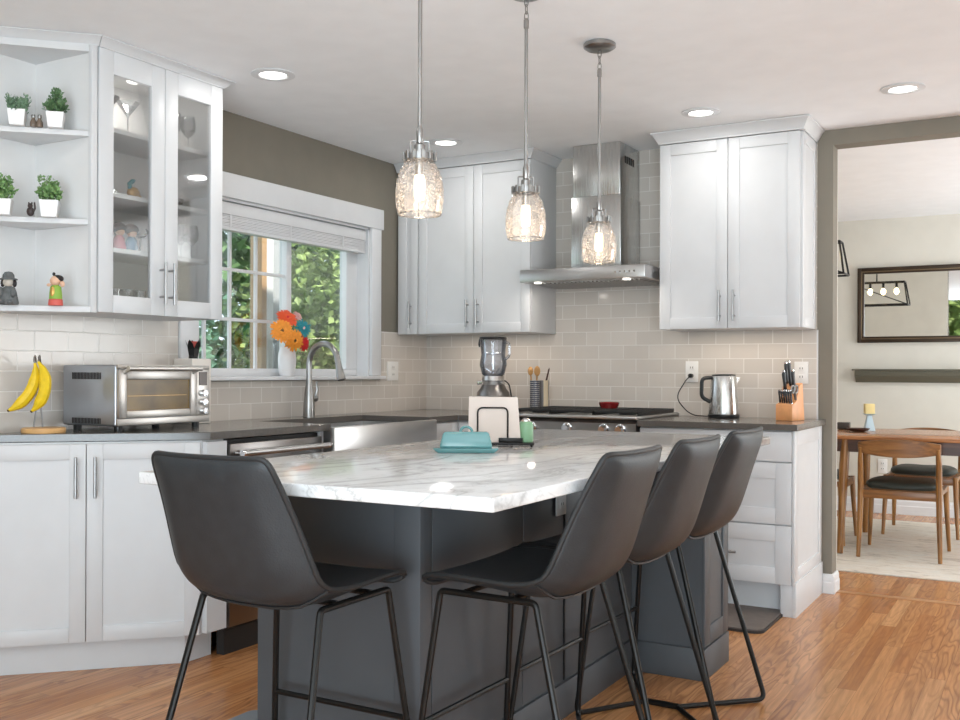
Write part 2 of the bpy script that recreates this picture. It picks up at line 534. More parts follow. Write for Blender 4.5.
class MB:
    def __init__(s):
        s.bm = bmesh.new()

    def poly(s, verts, faces):
        vs = [s.bm.verts.new(v) for v in verts]
        fs = []
        for f in faces:
            try:
                fs.append(s.bm.faces.new([vs[i] for i in f]))
            except ValueError:
                pass
        return vs, fs

    def box(s, x0, x1, y0, y1, z0, z1, bev=0.0, seg=2, mat=None):
        v = [(x0, y0, z0), (x1, y0, z0), (x1, y1, z0), (x0, y1, z0), (x0, y0, z1), (x1, y0, z1), (x1, y1, z1), (x0, y1, z1)]
        if mat is not None:
            v = [mat @ Vector(p) for p in v]
        vs, fs = s.poly(v, [(0, 3, 2, 1), (4, 5, 6, 7), (0, 1, 5, 4), (1, 2, 6, 5), (2, 3, 7, 6), (3, 0, 4, 7)])
        if bev > 0:
            es = list({e for f in fs for e in f.edges})
            bmesh.ops.bevel(s.bm, geom=es, offset=bev, segments=seg, profile=0.5, affect='EDGES')
        return s

    def prism(s, pts, z0, z1, bev=0.0, axis='z', seg=2):
        n = len(pts)

        def P(a, b, h):
            return {'z': (a, b, h), 'y': (a, h, b), 'x': (h, a, b)}[axis]
        v = [P(a, b, z0) for a, b in pts] + [P(a, b, z1) for a, b in pts]
        faces = [tuple(range(n - 1, -1, -1)), tuple(range(n, 2 * n))] + [(i, (i + 1) % n, n + (i + 1) % n, n + i) for i in range(n)]
        vs, fs = s.poly(v, faces)
        bmesh.ops.recalc_face_normals(s.bm, faces=fs)
        if bev > 0:
            es = list({e for f in fs for e in f.edges})
            bmesh.ops.bevel(s.bm, geom=es, offset=bev, segments=seg, profile=0.5, affect='EDGES')
        return s

    def tube(s, pts, r, seg=10, closed=False, radii=None, flat=None):
        pts = [Vector(p) for p in pts]
        n = len(pts)
        rings = []
        up = None
        for i, p in enumerate(pts):
            if closed:
                d = (pts[(i + 1) % n] - pts[i - 1]).normalized()
            elif i == 0:
                d = (pts[1] - p).normalized()
            elif i == n - 1:
                d = (p - pts[i - 1]).normalized()
            else:
                d = ((pts[i + 1] - p).normalized() + (p - pts[i - 1]).normalized()).normalized()
            if up is None:
                a = Vector((0, 0, 1)) if abs(d.z) < 0.9 else Vector((1, 0, 0))
                up = (a - d * a.dot(d)).normalized()
            else:
                up = (up - d * up.dot(d)).normalized()
            side = d.cross(up)
            rr = radii[i] if radii else r
            ring = []
            for k in range(seg):
                a = 2 * math.pi * k / seg
                ring.append(s.bm.verts.new(p + up * math.cos(a) * rr + side * math.sin(a) * rr * (flat or 1)))
            rings.append(ring)
        m = n if closed else n - 1
        for i in range(m):
            A, B = rings[i], rings[(i + 1) % n]
            for k in range(seg):
                s.bm.faces.new((A[k], A[(k + 1) % seg], B[(k + 1) % seg], B[k]))
        if not closed:
            s.bm.faces.new(rings[0][::-1])
            s.bm.faces.new(rings[-1])
        return s

    def lathe(s, prof, c=(0, 0, 0), seg=24, cap0=True, cap1=True, sx=1, sy=1, mat=None):
        rings = []
        for r, z in prof:
            ring = []
            for k in range(seg):
                a = 2 * math.pi * k / seg
                p = Vector((c[0] + r * math.cos(a) * sx, c[1] + r * math.sin(a) * sy, c[2] + z))
                if mat is not None:
                    p = mat @ p
                ring.append(s.bm.verts.new(p))
            rings.append(ring)
        for A, B in zip(rings, rings[1:]):
            for k in range(seg):
                s.bm.faces.new((A[k], A[(k + 1) % seg], B[(k + 1) % seg], B[k]))
        if cap0:
            s.bm.faces.new(rings[0][::-1])
        if cap1:
            s.bm.faces.new(rings[-1])
        return s

    def cyl(s, p0, p1, r, seg=16):
        return s.tube([p0, p1], r, seg)

    def ball(s, c, rad, seg=16, rings=10, mat=None):
        if not isinstance(rad, (tuple, list)):
            rad = (rad,) * 3
        mt = Matrix.Translation(c) @ Matrix.Diagonal((rad[0], rad[1], rad[2], 1))
        if mat is not None:
            mt = mat @ mt
        bmesh.ops.create_uvsphere(s.bm, u_segments=seg, v_segments=rings, radius=1, matrix=mt)
        return s

    def build(s, name, mat, parent=None, smooth=True, loc=None, subsurf=0, auto=35):
        bmesh.ops.recalc_face_normals(s.bm, faces=s.bm.faces[:])
        me = bpy.data.meshes.new(name)
        s.bm.to_mesh(me)
        s.bm.free()
        o = bpy.data.objects.new(name, me)
        COL.objects.link(o)
        me.materials.append(M[mat] if isinstance(mat, str) else mat)
        if smooth:
            me.shade_smooth()
            try:
                me.set_sharp_from_angle(angle=R(auto))
            except Exception:
                pass
        if parent:
            o.parent = parent
        if loc:
            o.location = loc
        if subsurf:
            md = o.modifiers.new('subsurf', 'SUBSURF')
            md.levels = subsurf
            md.render_levels = subsurf
        return o


def thing(name, label, cat, loc=(0, 0, 0), rz=0, group=None):
    o = bpy.data.objects.new(name, None)
    o.empty_display_size = 0.05
    COL.objects.link(o)
    o.location = loc
    o.rotation_euler = (0, 0, R(rz))
    o['label'] = label
    o['category'] = cat
    if group:
        o['group'] = group
    return o


def tag(o, label, cat, group=None, kind=None):
    o['label'] = label
    o['category'] = cat
    if group:
        o['group'] = group
    if kind:
        o['kind'] = kind
    return o


def struct(o, label=None, cat=None):
    o['kind'] = 'structure'
    if label:
        o['label'] = label
    if cat:
        o['category'] = cat
    return o


def dup(root, loc, rz, label, group=None):
    r = root.copy()
    COL.objects.link(r)
    r.location = loc
    r.rotation_euler = (0, 0, R(rz))
    r['label'] = label
    if group:
        r['group'] = group

    def kids(src, dst):
        for ch in list(src.children):
            c = ch.copy()
            COL.objects.link(c)
            c.parent = dst
            kids(ch, c)
    kids(root, r)
    return r


def arc(c, r, a0, a1, n, plane='xy'):
    out = []
    for i in range(n + 1):
        a = R(a0 + (a1 - a0) * i / n)
        u, v = r * math.cos(a), r * math.sin(a)
        if plane == 'xy':
            out.append((c[0] + u, c[1] + v, c[2]))
        elif plane == 'yz':
            out.append((c[0], c[1] + u, c[2] + v))
        else:
            out.append((c[0] + u, c[1], c[2] + v))
    return out


def rounded(pts, rad, n=5):
    """round the inner corners of a polyline"""
    pts = [Vector(p) for p in pts]
    out = [pts[0]]
    for i in range(1, len(pts) - 1):
        a, b, c = pts[i - 1], pts[i], pts[i + 1]
        r1 = min(rad, (a - b).length * 0.45, (c - b).length * 0.45)
        p0 = b + (a - b).normalized() * r1
        p1 = b + (c - b).normalized() * r1
        for k in range(n + 1):
            t = k / n
            out.append(p0 * (1 - t) ** 2 + b * 2 * t * (1 - t) + p1 * t * t)
    out.append(pts[-1])
    return out


# ================================================================== STRUCTURE
XL, YB = -3.5, 5.45
XR, YR = 3.0, -4.0           # right and rear walls of the living end
YD = 8.8                     # far wall of the dining room
XD = 2.5
WT = 0.12                    # wall thickness
YLIV, HLIV = -1.5, 3.9       # the living end behind the camera has a taller ceiling

mb = MB()
mb.box(XL - 0.3, XR + 0.2, YR - 0.2, YD + 0.2, -0.1, 0.0)
struct(mb.build('floor', 'floor', smooth=False))
mb = MB()
mb.box(XL - 0.3, XR + 0.2, YLIV, YD + 0.2, CEIL, CEIL + 0.1)
mb.box(XL - 0.3, XR + 0.2, YR - 0.2, YLIV, HLIV, HLIV + 0.1)
mb.box(XL - 0.3, XR + 0.2, YLIV, YLIV + 0.1, CEIL + 0.1, HLIV + 0.1)
struct(mb.build('ceiling', 'ceiling', smooth=False))

# left wall with window opening
WY0, WY1, WZ0, WZ1 = 3.45, 4.828, 1.115, 1.988
mb = MB()
wx0, wx1 = XL - 0.16, XL
mb.box(wx0, wx1, YR, WY0, 0, CEIL)
mb.box(wx0, wx1, YR, YLIV, CEIL, HLIV)
mb.box(wx0, wx1, WY1, YB + WT, 0, CEIL)
mb.box(wx0, wx1, WY0, WY1, 0, WZ0)
mb.box(wx0, wx1, WY0, WY1, WZ1, CEIL)
struct(mb.build('wall_left', 'wall', smooth=False))
# back wall with the wide opening to the dining room
OX0, OX1, OZ = -0.995, 1.9, 2.33
mb = MB()
mb.box(XL, OX0, YB, YB + WT, 0, CEIL)
mb.box(OX0, OX1, YB, YB + WT, OZ, CEIL)
mb.box(OX1, XR, YB, YB + WT, 0, CEIL)
struct(mb.build('wall_back', 'wall', smooth=False))
# right and rear walls of the living end
mb = MB()
mb.box(XR, XR + WT, YR, YB, 0, CEIL)
mb.box(XR, XR + WT, YR, YLIV, CEIL, HLIV)
struct(mb.build('wall_right', 'rearwall', smooth=False))
mb = MB()
RX0, RX1, RZ0, RZ1 = -1.95, 2.6, 0.5, 3.45
mb.box(XL, RX0, YR - WT, YR, 0, HLIV)
mb.box(RX1, XR, YR - WT, YR, 0, HLIV)
mb.box(RX0, RX1, YR - WT, YR, 0, RZ0)
mb.box(RX0, RX1, YR - WT, YR, RZ1, HLIV)
struct(mb.build('wall_rear', 'rearwall', smooth=False))
mb = MB()
for x0, x1 in ((RX0, RX0 + .1), (RX1 - .06, RX1), (-0.46, -0.38), (1.0, 1.08)):
    mb.box(x0, x1, YR - 0.09, YR - 0.03, RZ0 + .06, RZ1 - .06)
mb.box(RX0, RX1, YR - 0.09, YR - 0.03, RZ0, RZ0 + .06)
mb.box(RX0, RX1, YR - 0.09, YR - 0.03, RZ1 - .06, RZ1)
struct(mb.build('window_2', 'trimwhite', smooth=False))
# dining room walls
mb = MB()
mb.box(XL - 0.16, XD + WT, YD, YD + WT, 0, CEIL)
struct(mb.build('wall_dining_far', 'dinewall', smooth=False))
mb = MB()
mb.box(XL - 0.16, XL, YB + WT, YD, 0, CEIL)
struct(mb.build('wall_dining_left', 'dinewall', smooth=False))
mb = MB()
mb.box(XD, XD + WT, YB + WT, YD, 0, CEIL)
struct(mb.build('wall_dining_right', 'dinewall', smooth=False))
mb = MB()
mb.box(XL, OX0, YB + WT, YB + WT + 0.012, 0, CEIL)
struct(mb.build('wall_dining_near', 'dinewall', smooth=False))

# tile backsplashes
mb = MB()
TT = 0.008
mb.box(XL, XL + TT, 2.0, WY0 - 0.118, 0.9, 1.375)
mb.box(XL, XL + TT, WY0 - 0.118, WY1 + 0.1, 0.9, 1.094)
mb.box(XL, XL + TT, WY1 + 0.1, YB, 0.9, 1.385)
struct(mb.build('wall_left_tile', 'tileL', smooth=False))
mb = MB()
mb.box(XL + TT, -1.073, YB - TT, YB, 0.9, CEIL)
struct(mb.build('wall_back_tile', 'tileB', smooth=False))
mb = MB()
mb.box(-1.073, -1.066, YB - 0.011, YB, 0.9, 1.37)
struct(mb.build('trim_1', 'trimwhite', smooth=False))

# window casing, sill, sashes and glass
mb = MB()
mb.box(XL, XL + 0.02, WY0 - 0.115, WY0, 1.12, WZ1, 0.002)
mb.box(XL, XL + 0.02, WY1, WY1 + 0.095, 1.12, WZ1, 0.002)
mb.box(XL, XL + 0.028, WY0 - 0.135, WY1 + 0.108, WZ1, WZ1 + 0.118, 0.002)
struct(mb.build('trim_2', 'trimwhite'))
mb = MB()
mb.box(XL - 0.10, XL + 0.045, WY0 - 0.115, WY1 + 0.115, 1.098, 1.118, 0.004)
struct(mb.build('trim_3', 'trimwhite'))
mb = MB()   # jamb linings
mb.box(XL - 0.155, XL, WY1 - 0.012, WY1, 1.118, WZ1)
mb.box(XL - 0.155, XL, WY0, WY0 + 0.012, 1.118, WZ1)
mb.box(XL - 0.155, XL, WY0, WY1, WZ1 - 0.012, WZ1)
struct(mb.build('trim_4', 'trimwhite', smooth=False))
GX = XL - 0.10
mb = MB()
fx0, fx1 = GX - 0.03, GX + 0.02
Ym = 4.205
mb.box(fx0, fx1, WY0 + 0.012, WY0 + 0.05, 1.158, WZ1 - .06, 0.002)
mb.box(fx0, fx1, Ym - 0.02, Ym + 0.02, 1.158, WZ1 - .06, 0.002)
mb.box(fx0, fx1, WY1 - 0.115, WY1 - 0.012, 1.158, WZ1 - .06, 0.002)
mb.box(fx0, fx1, WY0 + 0.012, WY1 - 0.012, 1.118, 1.158, 0.002)
mb.box(fx0, fx1, WY0 + 0.012, WY1 - 0.012, WZ1 - 0.06, WZ1 - 0.012, 0.002)
win = struct(mb.build('window_1', 'trimwhite'))
mb = MB()
for y in (3.60, 3.775, 3.965):
    mb.box(GX - 0.008, GX + 0.006, y - 0.008, y + 0.008, 1.15, 1.93)
for z in (1.405, 1.655):
    mb.box(GX - 0.0075, GX + 0.0065, WY0 + 0.05, Ym - 0.02, z - 0.008, z + 0.008)
mb.build('muntins', 'trimwhite', win, smooth=False)
mb = MB()
mb.box(GX - 0.014, GX - 0.010, WY0 + 0.03, WY1 - 0.10, 1.14, 1.94)
mb.build('pane', 'glass', win, smooth=False)

# baseboards
def bbprof(t=0.016, h=0.10):
    return [(0, 0), (t, 0), (t, h * .55), (t * .8, h * .62), (t * .8, h * .85), (t * .35, h), (0, h)]


mb = MB()
mb.prism([(YB - a, b) for a, b in bbprof()], -1.044, OX0, axis='x')
mb.prism([(OX0 + a, b) for a, b in bbprof()], YB - 0.016, YB + WT + 0.012, axis='y')
struct(mb.build('baseboard_back', 'trimwhite', smooth=False))
mb = MB()
mb.prism([(YD - a, b) for a, b in bbprof(h=0.12)], XL, XD, axis='x')
struct(mb.build('baseboard_dining', 'trimwhite', smooth=False))
mb = MB()
mb.box(OX0 + 0.017, OX1, YB + 0.03, YB + 0.085, 0.0, 0.004, 0.0015)
struct(mb.build('trim_5', wood('threshold_oak', srgb(150, 100, 62), srgb(190, 138, 94), srgb(205, 155, 110), 0, 0.3), smooth=False))

# ================================================================== CABINETRY
def shaker(mb, x0, x1, z0, z1, y, t=0.02, rail=0.058, rec=0.008, bev=0.0015):
    """shaker front in the XZ plane: back face at y, front face at y - t"""
    mb.box(x0, x0 + rail, y - t, y, z0, z1, bev)
    mb.box(x1 - rail, x1, y - t, y, z0, z1, bev)
    mb.box(x0 + rail, x1 - rail, y - t, y, z1 - rail, z1, bev)
    mb.box(x0 + rail, x1 - rail, y - t, y, z0, z0 + rail, bev)
    mb.box(x0 + rail - .002, x1 - rail + .002, y - t + rec, y - 0.002, z0 + rail - .002, z1 - rail + .002)


def vhandle(x, y, zc, L=0.16, parent=None, r=0.006):
    mb = MB()
    mb.cyl((x, y - 0.032, zc - L / 2), (x, y - 0.032, zc + L / 2), r, 12)
    for s in (-1, 1):
        mb.cyl((x, y, zc + s * L * 0.32), (x, y - 0.032, zc + s * L * 0.32), r * 0.8, 8)
    return mb.build('handle', 'pull', parent)


def hhandle(xc, y, z, L=0.16, parent=None, r=0.0055):
    mb = MB()
    mb.cyl((xc - L / 2, y - 0.032, z), (xc + L / 2, y - 0.032, z), r, 12)
    for s in (-1, 1):
        mb.cyl((xc + s * L * 0.32, y, z), (xc + s * L * 0.32, y - 0.032, z), r * 0.8, 8)
    return mb.build('handle', 'pull', parent)


def door(parent, x0, x1, z0, z1, y, hx=None, hz=None, L=0.16, mat='white'):
    mb = MB()
    shaker(mb, x0, x1, z0, z1, y)
    d = mb.build('door', mat, parent)
    if hx is not None:
        vhandle(hx, y - 0.02, hz, L, d)
    return d


def crown(mb, path, z0, z1, out=0.04, n0=None, n1=None):
    """moulding along an open path (points in XY), flaring to the right-hand side of travel"""
    n = len(path)
    pts = [Vector((p[0], p[1])) for p in path]

    def nrm(a, b):
        d = (b - a).normalized()
        return Vector((d.y, -d.x))
    offs = []
    for i in range(n):
        if i == 0:
            offs.append(nrm(pts[0], pts[1]))
        elif i == n - 1:
            offs.append(nrm(pts[-2], pts[-1]))
        else:
            a, b = nrm(pts[i - 1], pts[i]), nrm(pts[i], pts[i + 1])
            m = (a + b).normalized()
            offs.append(m / max(0.3, m.dot(a)))
    def meet(own, other):
        m = (own + Vector(other)).normalized()
        return m / m.dot(own)
    if n0:
        offs[0] = meet(offs[0], n0)
    if n1:
        offs[-1] = meet(offs[-1], n1)
    h = z1 - z0
    prof = [(-0.01, 0), (0.006, 0), (0.006, h * .12), (out * .35, h * .3), (out * .75, h * .78), (out, h * .88), (out, h), (-0.01, h)]
    rings = []
    for p, o in zip(pts, offs):
        rings.append([mb.bm.verts.new((p.x + o.x * a, p.y + o.y * a, z0 + b)) for a, b in prof])
    k = len(prof)
    for A, B in zip(rings, rings[1:]):
        for j in range(k):
            mb.bm.faces.new((A[j], A[(j + 1) % k], B[(j + 1) % k], B[j]))
    mb.bm.faces.new(rings[0][::-1])
    mb.bm.faces.new(rings[-1])


rt2 = math.sqrt(.5)
# ---- glass-door wall cabinet on the left wall (local: x along +Y world, front towards -y local = +X world)
GC = thing('glass_door_cabinet', 'white wall cabinet with two glass doors left of the window', 'cabinet', (XL, 2.603, 0), 90)
w, z0, z1, dp = 0.655, 1.368, 2.375, 0.33
mb = MB()
g = 0.018
mb.box(0, g, -dp, -0.001, z0, z1)
mb.box(w - g, w, -dp, -0.001, z0, z1)
mb.box(g, w - g, -dp, -0.001, z0, z0 + g)
mb.box(g, w - g, -dp, -0.001, z1 - g, z1)
mb.box(g, w - g, -0.012, -0.001, z0 + g, z1 - g)
mb.box(w / 2 - 0.012, w / 2 + 0.012, -dp, -dp + 0.02, z0, z1)
mb.build('cabinet_body', 'inner', GC, smooth=False)
for zz in (1.628, 1.8455, 2.098):
    mb = MB()
    mb.box(g + .001, w - g - .001, -dp + 0.035, -0.014, zz - 0.018, zz, 0.001)
    mb.build('shelf', 'white', GC)
for i in (0, 1):
    a, b = (0.001, w / 2 - 0.0015) if i == 0 else (w / 2 + 0.0015, w - 0.001)
    rail = 0.068
    y = -dp - 0.001
    mb = MB()
    mb.box(a, a + rail, y - .02, y, z0, z1, .0015)
    mb.box(b - rail, b, y - .02, y, z0, z1, .0015)
    mb.box(a + rail, b - rail, y - .02, y, z1 - .088, z1, .0015)
    mb.box(a + rail, b - rail, y - .02, y, z0, z0 + rail, .0015)
    d = mb.build('door', 'white', GC)
    mb = MB()
    mb.box(a + rail - .003, b - rail + .003, y - .012, y - .008, z0 + rail - .003, z1 - .085)
    mb.build('glass_pane', 'cabglass', d, smooth=False)
    vhandle(b - 0.022 if i == 0 else a + 0.022, y - .02, z0 + .13, 0.17, d)
mb = MB()
crown(mb, [(0.0, -dp - .02), (w, -dp - .02), (w, 0)], z1, CEIL - 0.002, n0=(-rt2, -rt2))
mb.build('crown_moulding', 'white', GC)

mb = MB()  # glowing disc and lamp added to brighten the cabinet interior
mb.cyl((w / 2, -.17, z1 - g - .001), (w / 2, -.17, z1 - g - .008), .03, 20)
mb.build('added_glow_disc', emit('added_cabinet_glow', (1, 0.97, 0.92, 1), 3), GC)
area('added_cabinet_fill', (XL + .17, 2.603 + w / 2, z1 - g - .012), 0.05, 1.0, (1.0, 0.97, 0.93), (0, 0, -1), shape='DISK')

# ---- angled open end shelf, left of the glass-door cabinet (world coordinates, triangular plan)
ES = thing('open_corner_shelf', 'white angled open shelf unit at the left edge with three tiers', 'shelf', (XL, 2.60, 0))
E0, E1 = (0.0, -0.002), (0.348, -0.002)   # wall/panel corner and outer front corner
LT = (0.0, -0.35)
tri = [(0.001, -0.004), (0.345, -0.004), (0.345, -0.03), (0.02, -0.355), (0.001, -0.355)]
for zt, nm, th in ((1.386, 'bottom_shelf', 0.022), (1.716, 'shelf', 0.02), (2.05, 'shelf', 0.02)):
    mb = MB()
    mb.prism(tri if nm != 'shelf' else [(0.009, -0.019), (0.331, -0.019), (0.331, -0.028), (0.018, -0.341), (0.009, -0.341)], zt - th, zt, 0.0015)
    mb.build(nm, 'white', ES)
mb = MB()
mb.box(0.001, 0.008, -0.355, -0.004, 1.386, 2.35)
mb.box(0.001, 0.345, -0.018, -0.004, 1.386, 2.35)
mb.build('back_panel', 'inner', ES, smooth=False)
mb = MB()
mb.prism([(0.001, -0.004), (0.3315, -0.004), (0.3315, -0.03), (0.02, -0.355), (0.001, -0.355)], 2.35, 2.375)
mb.box(0.332, 0.3495, -0.03, -0.0035, 1.364, 2.375, 0.001)
mb.build('face_frame', 'white', ES)
mb = MB()
crown(mb, [(0.0, -0.3498), (0.3498, 0.0)], 2.375, CEIL - 0.002, n1=(1, 0))
mb.build('crown_moulding', 'white', ES)

# ---- wall cabinets on the back wall
def wall_cab(x0, x1, label, doors, hz=0.115, sidepanel=None, zb=1.372, zt=2.358, ends=(True, True), cr=None):
    t = thing('wall_cabinet', label, 'cabinet', (x0, YB - TT - 0.001, 0))
    w = x1 - x0
    dp = 0.322
    mb = MB()
    mb.box(0.0, w, -dp, 0, zb, zt, 0.001)
    mb.build('cabinet_body', 'white', t)
    for a, b, hx in doors:
        door(t, a - x0 + .0015, b - x0 - .0015, zb, zt - 0.004, -dp - .0005, (hx - x0) if hx else None, zb + hz)
    if sidepanel:
        mb = MB()
        T = Matrix.Translation((w, 0, 0)) @ Matrix.Rotation(R(90), 4, 'Z')
        mm = MB()
        shaker(mm, -dp + .001, -0.001, zb, zt - .004, 0.0, t=0.012, rail=0.05, rec=0.006)
        mm.bm.transform(T)
        mm.build('side_panel', 'white', t)
    mb = MB()
    crown(mb, cr(w, dp), zt, CEIL - 0.002)
    mb.build('crown_moulding', 'white', t)
    return t


wall_cab(-3.490, -3.338, 'narrow white wall cabinet tucked in the corner beside the window', [(-3.483, -3.338, -3.385)], cr=lambda w, d: [(0, -d - .02), (w - .001, -d - .02)])
wall_cab(-3.336, -2.578, 'white double wall cabinet left of the range hood', [(-3.334, -2.950, -2.985), (-2.950, -2.578, -2.915)],
         cr=lambda w, d: [(0.001, -d - .02), (w, -d - .02), (w, -.001)])
wall_cab(-1.812, -1.088, 'white double wall cabinet right of the range hood', [(-1.812, -1.448, -1.485), (-1.448, -1.088, -1.411)], sidepanel=True, zt=2.348,
         cr=lambda w, d: [(0, -.001), (0, -d - .02), (w + .012, -d - .02), (w + .012, -.001)])

# ---- base cabinets
BT = 0.873   # top of the boxes
# angled end base cabinet
AB = thing('angled_base_cabinet', 'white angled base cabinet with two doors under the toaster oven', 'cabinet', (-2.885, 2.885, 0), 45)
# local: x runs to the upper right along the face, front towards -y
mb = MB()
L = 0.86
rt = math.sqrt(.5)


def toloc(X, Y):
    dx, dy = X + 2.885, Y - 2.885
    return (dx * rt + dy * rt, -dx * rt + dy * rt)


body = [toloc(-3.495, 2.28), toloc(-2.892, 2.883), toloc(-2.892, 3.0), toloc(-3.495, 3.0)]
mb.prism(body, 0.115, BT)
mb.build('cabinet_body', 'white', AB, smooth=False)
mb = MB()
toe = [toloc(-3.495, 2.32), toloc(-2.955, 2.86), toloc(-2.955, 3.0), toloc(-3.495, 3.0)]
mb.prism(toe, 0, 0.115)
mb.build('toe_kick', 'white', AB, smooth=False)
door(AB, -0.425, -0.012, 0.118, 0.866, -0.002, -0.392, 0.742, 0.155)
door(AB, -0.842, -0.428, 0.118, 0.866, -0.002, -0.461, 0.742, 0.155)
mb = MB()
T = Matrix.Rotation(R(45), 4, 'Z')
P0, P1 = toloc(-2.890, 2.888), toloc(-2.872, 3.0)
mb.prism([toloc(-2.893, 2.889), toloc(-2.872, 2.893), toloc(-2.872, 3.0), toloc(-2.893, 3.0)], 0.118, 0.866)
mb.build('filler_strip', 'white', AB, smooth=False)

# dishwasher
DW = thing('dishwasher', 'dark stainless dishwasher with a bar handle left of the sink', 'dishwasher', (XL, 3.006, 0), 90)
mb = MB()
mb.box(0.0, 0.60, -0.60, -0.02, 0.10, BT - .006)
mb.build('tub', 'darkgap', DW, smooth=False)
mb = MB()
mb.box(0.008, 0.592, -0.632, -0.601, 0.115, 0.735, 0.003)
mb.build('door', 'steeldark', DW)
mb = MB()
mb.box(0.008, 0.592, -0.632, -0.601, 0.738, 0.852, 0.003)
cp = mb.build('control_panel', 'steeldark', DW)
mb = MB()
mb.box(0.01, 0.59, -0.60, -0.56, 0.0, 0.098)
mb.build('toe_kick', 'darkgap', DW, smooth=False)
mb = MB()
mb.tube([(0.03, -0.685, 0.815), (0.57, -0.685, 0.815)], 0.013, 14)
for x in (0.045, 0.555):
    mb.cyl((x, -0.632, 0.815), (x, -0.685, 0.815), 0.009, 10)
h = mb.build('handle', 'steel', cp)
for x in (0.021, 0.57):
    mb = MB()
    mb.cyl((x, -0.685, 0.815), (x + .009, -0.685, 0.815), 0.0142, 14)
    mb.build('handle_cap', 'chrome', cp)

# sink base cabinet
SB = thing('sink_base_cabinet', 'white base cabinet below the farmhouse sink', 'cabinet', (XL, 3.610, 0), 90)
mb = MB()
mb.box(0.0, 0.90, -0.61, -0.02, 0.10, 0.62)
mb.box(0.0, 0.026, -0.61, -0.02, 0.62, BT)
mb.box(0.892, 0.90, -0.61, -0.02, 0.62, BT)
mb.box(0.0, 0.90, -0.56, -0.02, 0.0, 0.10)
mb.build('cabinet_body', 'white', SB, smooth=False)
door(SB, 0.01, 0.448, 0.118, 0.60, -0.611, 0.42, 0.5)
door(SB, 0.452, 0.89, 0.118, 0.60, -0.611, 0.48, 0.5)

# corner base cabinet after the sink (L shaped) up to the range
CB = thing('corner_base_cabinet', 'white corner base cabinet between sink and range', 'cabinet', (0, 0, 0))
mb = MB()
mb.prism([(XL + .01, 4.512), (-2.892, 4.512), (-2.892, 4.822), (-2.590, 4.822), (-2.590, YB - .02), (XL + .01, YB - .02)], 0.10, BT)
mb.prism([(XL + .01, 4.512), (-2.95, 4.512), (-2.95, 4.88), (-2.590, 4.88), (-2.590, YB - .02), (XL + .01, YB - .02)], 0.0, 0.10)
mb.build('cabinet_body', 'white', CB, smooth=False)
mm = MB()
shaker(mm, 4.515, 4.80, 0.118, 0.866, 0)
mm.bm.transform(Matrix.Translation((-2.891, 0, 0)) @ Matrix.Rotation(R(90), 4, 'Z'))
mm.build('door', 'white', CB)
mm = MB()
shaker(mm, -2.87, -2.594, 0.118, 0.866, 4.821)
mm.build('door', 'white', CB)

# drawer base right of the range
DB = thing('drawer_base_cabinet', 'white base cabinet with three drawers right of the range', 'cabinet', (-1.808, YB - .012, 0))
w = 0.764
mb = MB()
mb.box(0, w - .012, -0.615, 0, 0.15, BT)
mb.box(0, w - 0.07, -0.55, 0, 0, 0.15)
mb.build('cabinet_body', 'white', DB, smooth=False)
mb = MB()
mb.box(w - 0.066, w - .012, -0.625, 0, 0.0, 0.15, 0.001)
mb.build('plinth', 'white', DB)
for i, (a, b) in enumerate(((0.728, 0.868), (0.433, 0.722), (0.152, 0.427))):
    mb = MB()
    if i == 0:
        mb.box(0.002, w - 0.014, -0.636, -0.616, a, b, 0.0015)
    else:
        shaker(mb, 0.002, w - 0.014, a, b, -0.616, rail=0.075)
    d = mb.build('drawer', 'white', DB)
    hhandle(w * .5 + .02, -0.636, (a + b) / 2, 0.19, d)
mm = MB()
shaker(mm, -0.636, -0.0, 0.15, BT, 0.0, t=0.012, rail=0.07, rec=0.006)
mm.bm.transform(Matrix.Translation((w - .012, 0, 0)) @ Matrix.Rotation(R(90), 4, 'Z'))
mm.build('side_panel', 'white', DB)
mm = MB()
mm.box(w - .0115, w + .006, -0.630, 0, 0.0, 0.163, 0.001)
mm.build('base_moulding', 'white', DB)

# ---- worktops
CT, CZ = 0.905, 0.8745
mb = MB()
SX0, SX1, SY0, SY1 = -3.30, -2.83, 3.655, 4.490
# pieces laid edge to edge
mb.prism([(XL + .009, 2.29), (-2.862, 2.90), (-2.862, SY0), (XL + .009, SY0)], CZ, CT, 0.002)
mb.box(XL + .009, SX0, SY0 - .001, SY1 + .001, CZ, CT, 0.0)
mb.prism([(XL + .009, SY1), (-2.862, SY1), (-2.862, 4.785), (-2.588, 4.785), (-2.588, YB - .009), (XL + .009, YB - .009)], CZ, CT, 0.002)
tag(mb.build('worktop', 'counter', smooth=False), 'grey quartz worktop running from banana stand past the sink', 'worktop')
mb = MB()
mb.box(-1.812, -1.026, 4.775, YB - .009, CZ, CT, 0.002)
tag(mb.build('worktop', 'counter', smooth=False), 'grey quartz worktop holding the kettle and knife block', 'worktop')

# farmhouse sink
SK = thing('farmhouse_sink', 'stainless apron-front farmhouse sink set in worktop under window', 'sink', (-3.07, 4.07, 0))
mb = MB()
ax0, ax1, ay0, ay1 = -3.29 + 3.07, -2.815 + 3.07, 3.662 - 4.07, 4.482 - 4.07
st = 0.9
sb = 0.64
t_ = 0.018
mb.box(ax1 - t_ - .01, ax1, ay0 - .042, ay1 + .01, sb, 0.893, 0.006)
mb.build('apron', 'steel', SK)
mb = MB()
mb.box(ax0, ax0 + .006, ay0, ay1, sb, 0.873)
mb.box(ax0 + .006, ax1 - t_ - .01, ay0, ay0 + .006, sb, 0.873)
mb.box(ax0 + .006, ax1 - t_ - .01, ay1 - .006, ay1, sb, 0.873)
mb.box(ax0 + .006, ax1 - t_ - .01, ay0 + .006, ay1 - .006, sb, sb + .006)
mb.build('basin', 'steel', SK, smooth=False)
mb = MB()
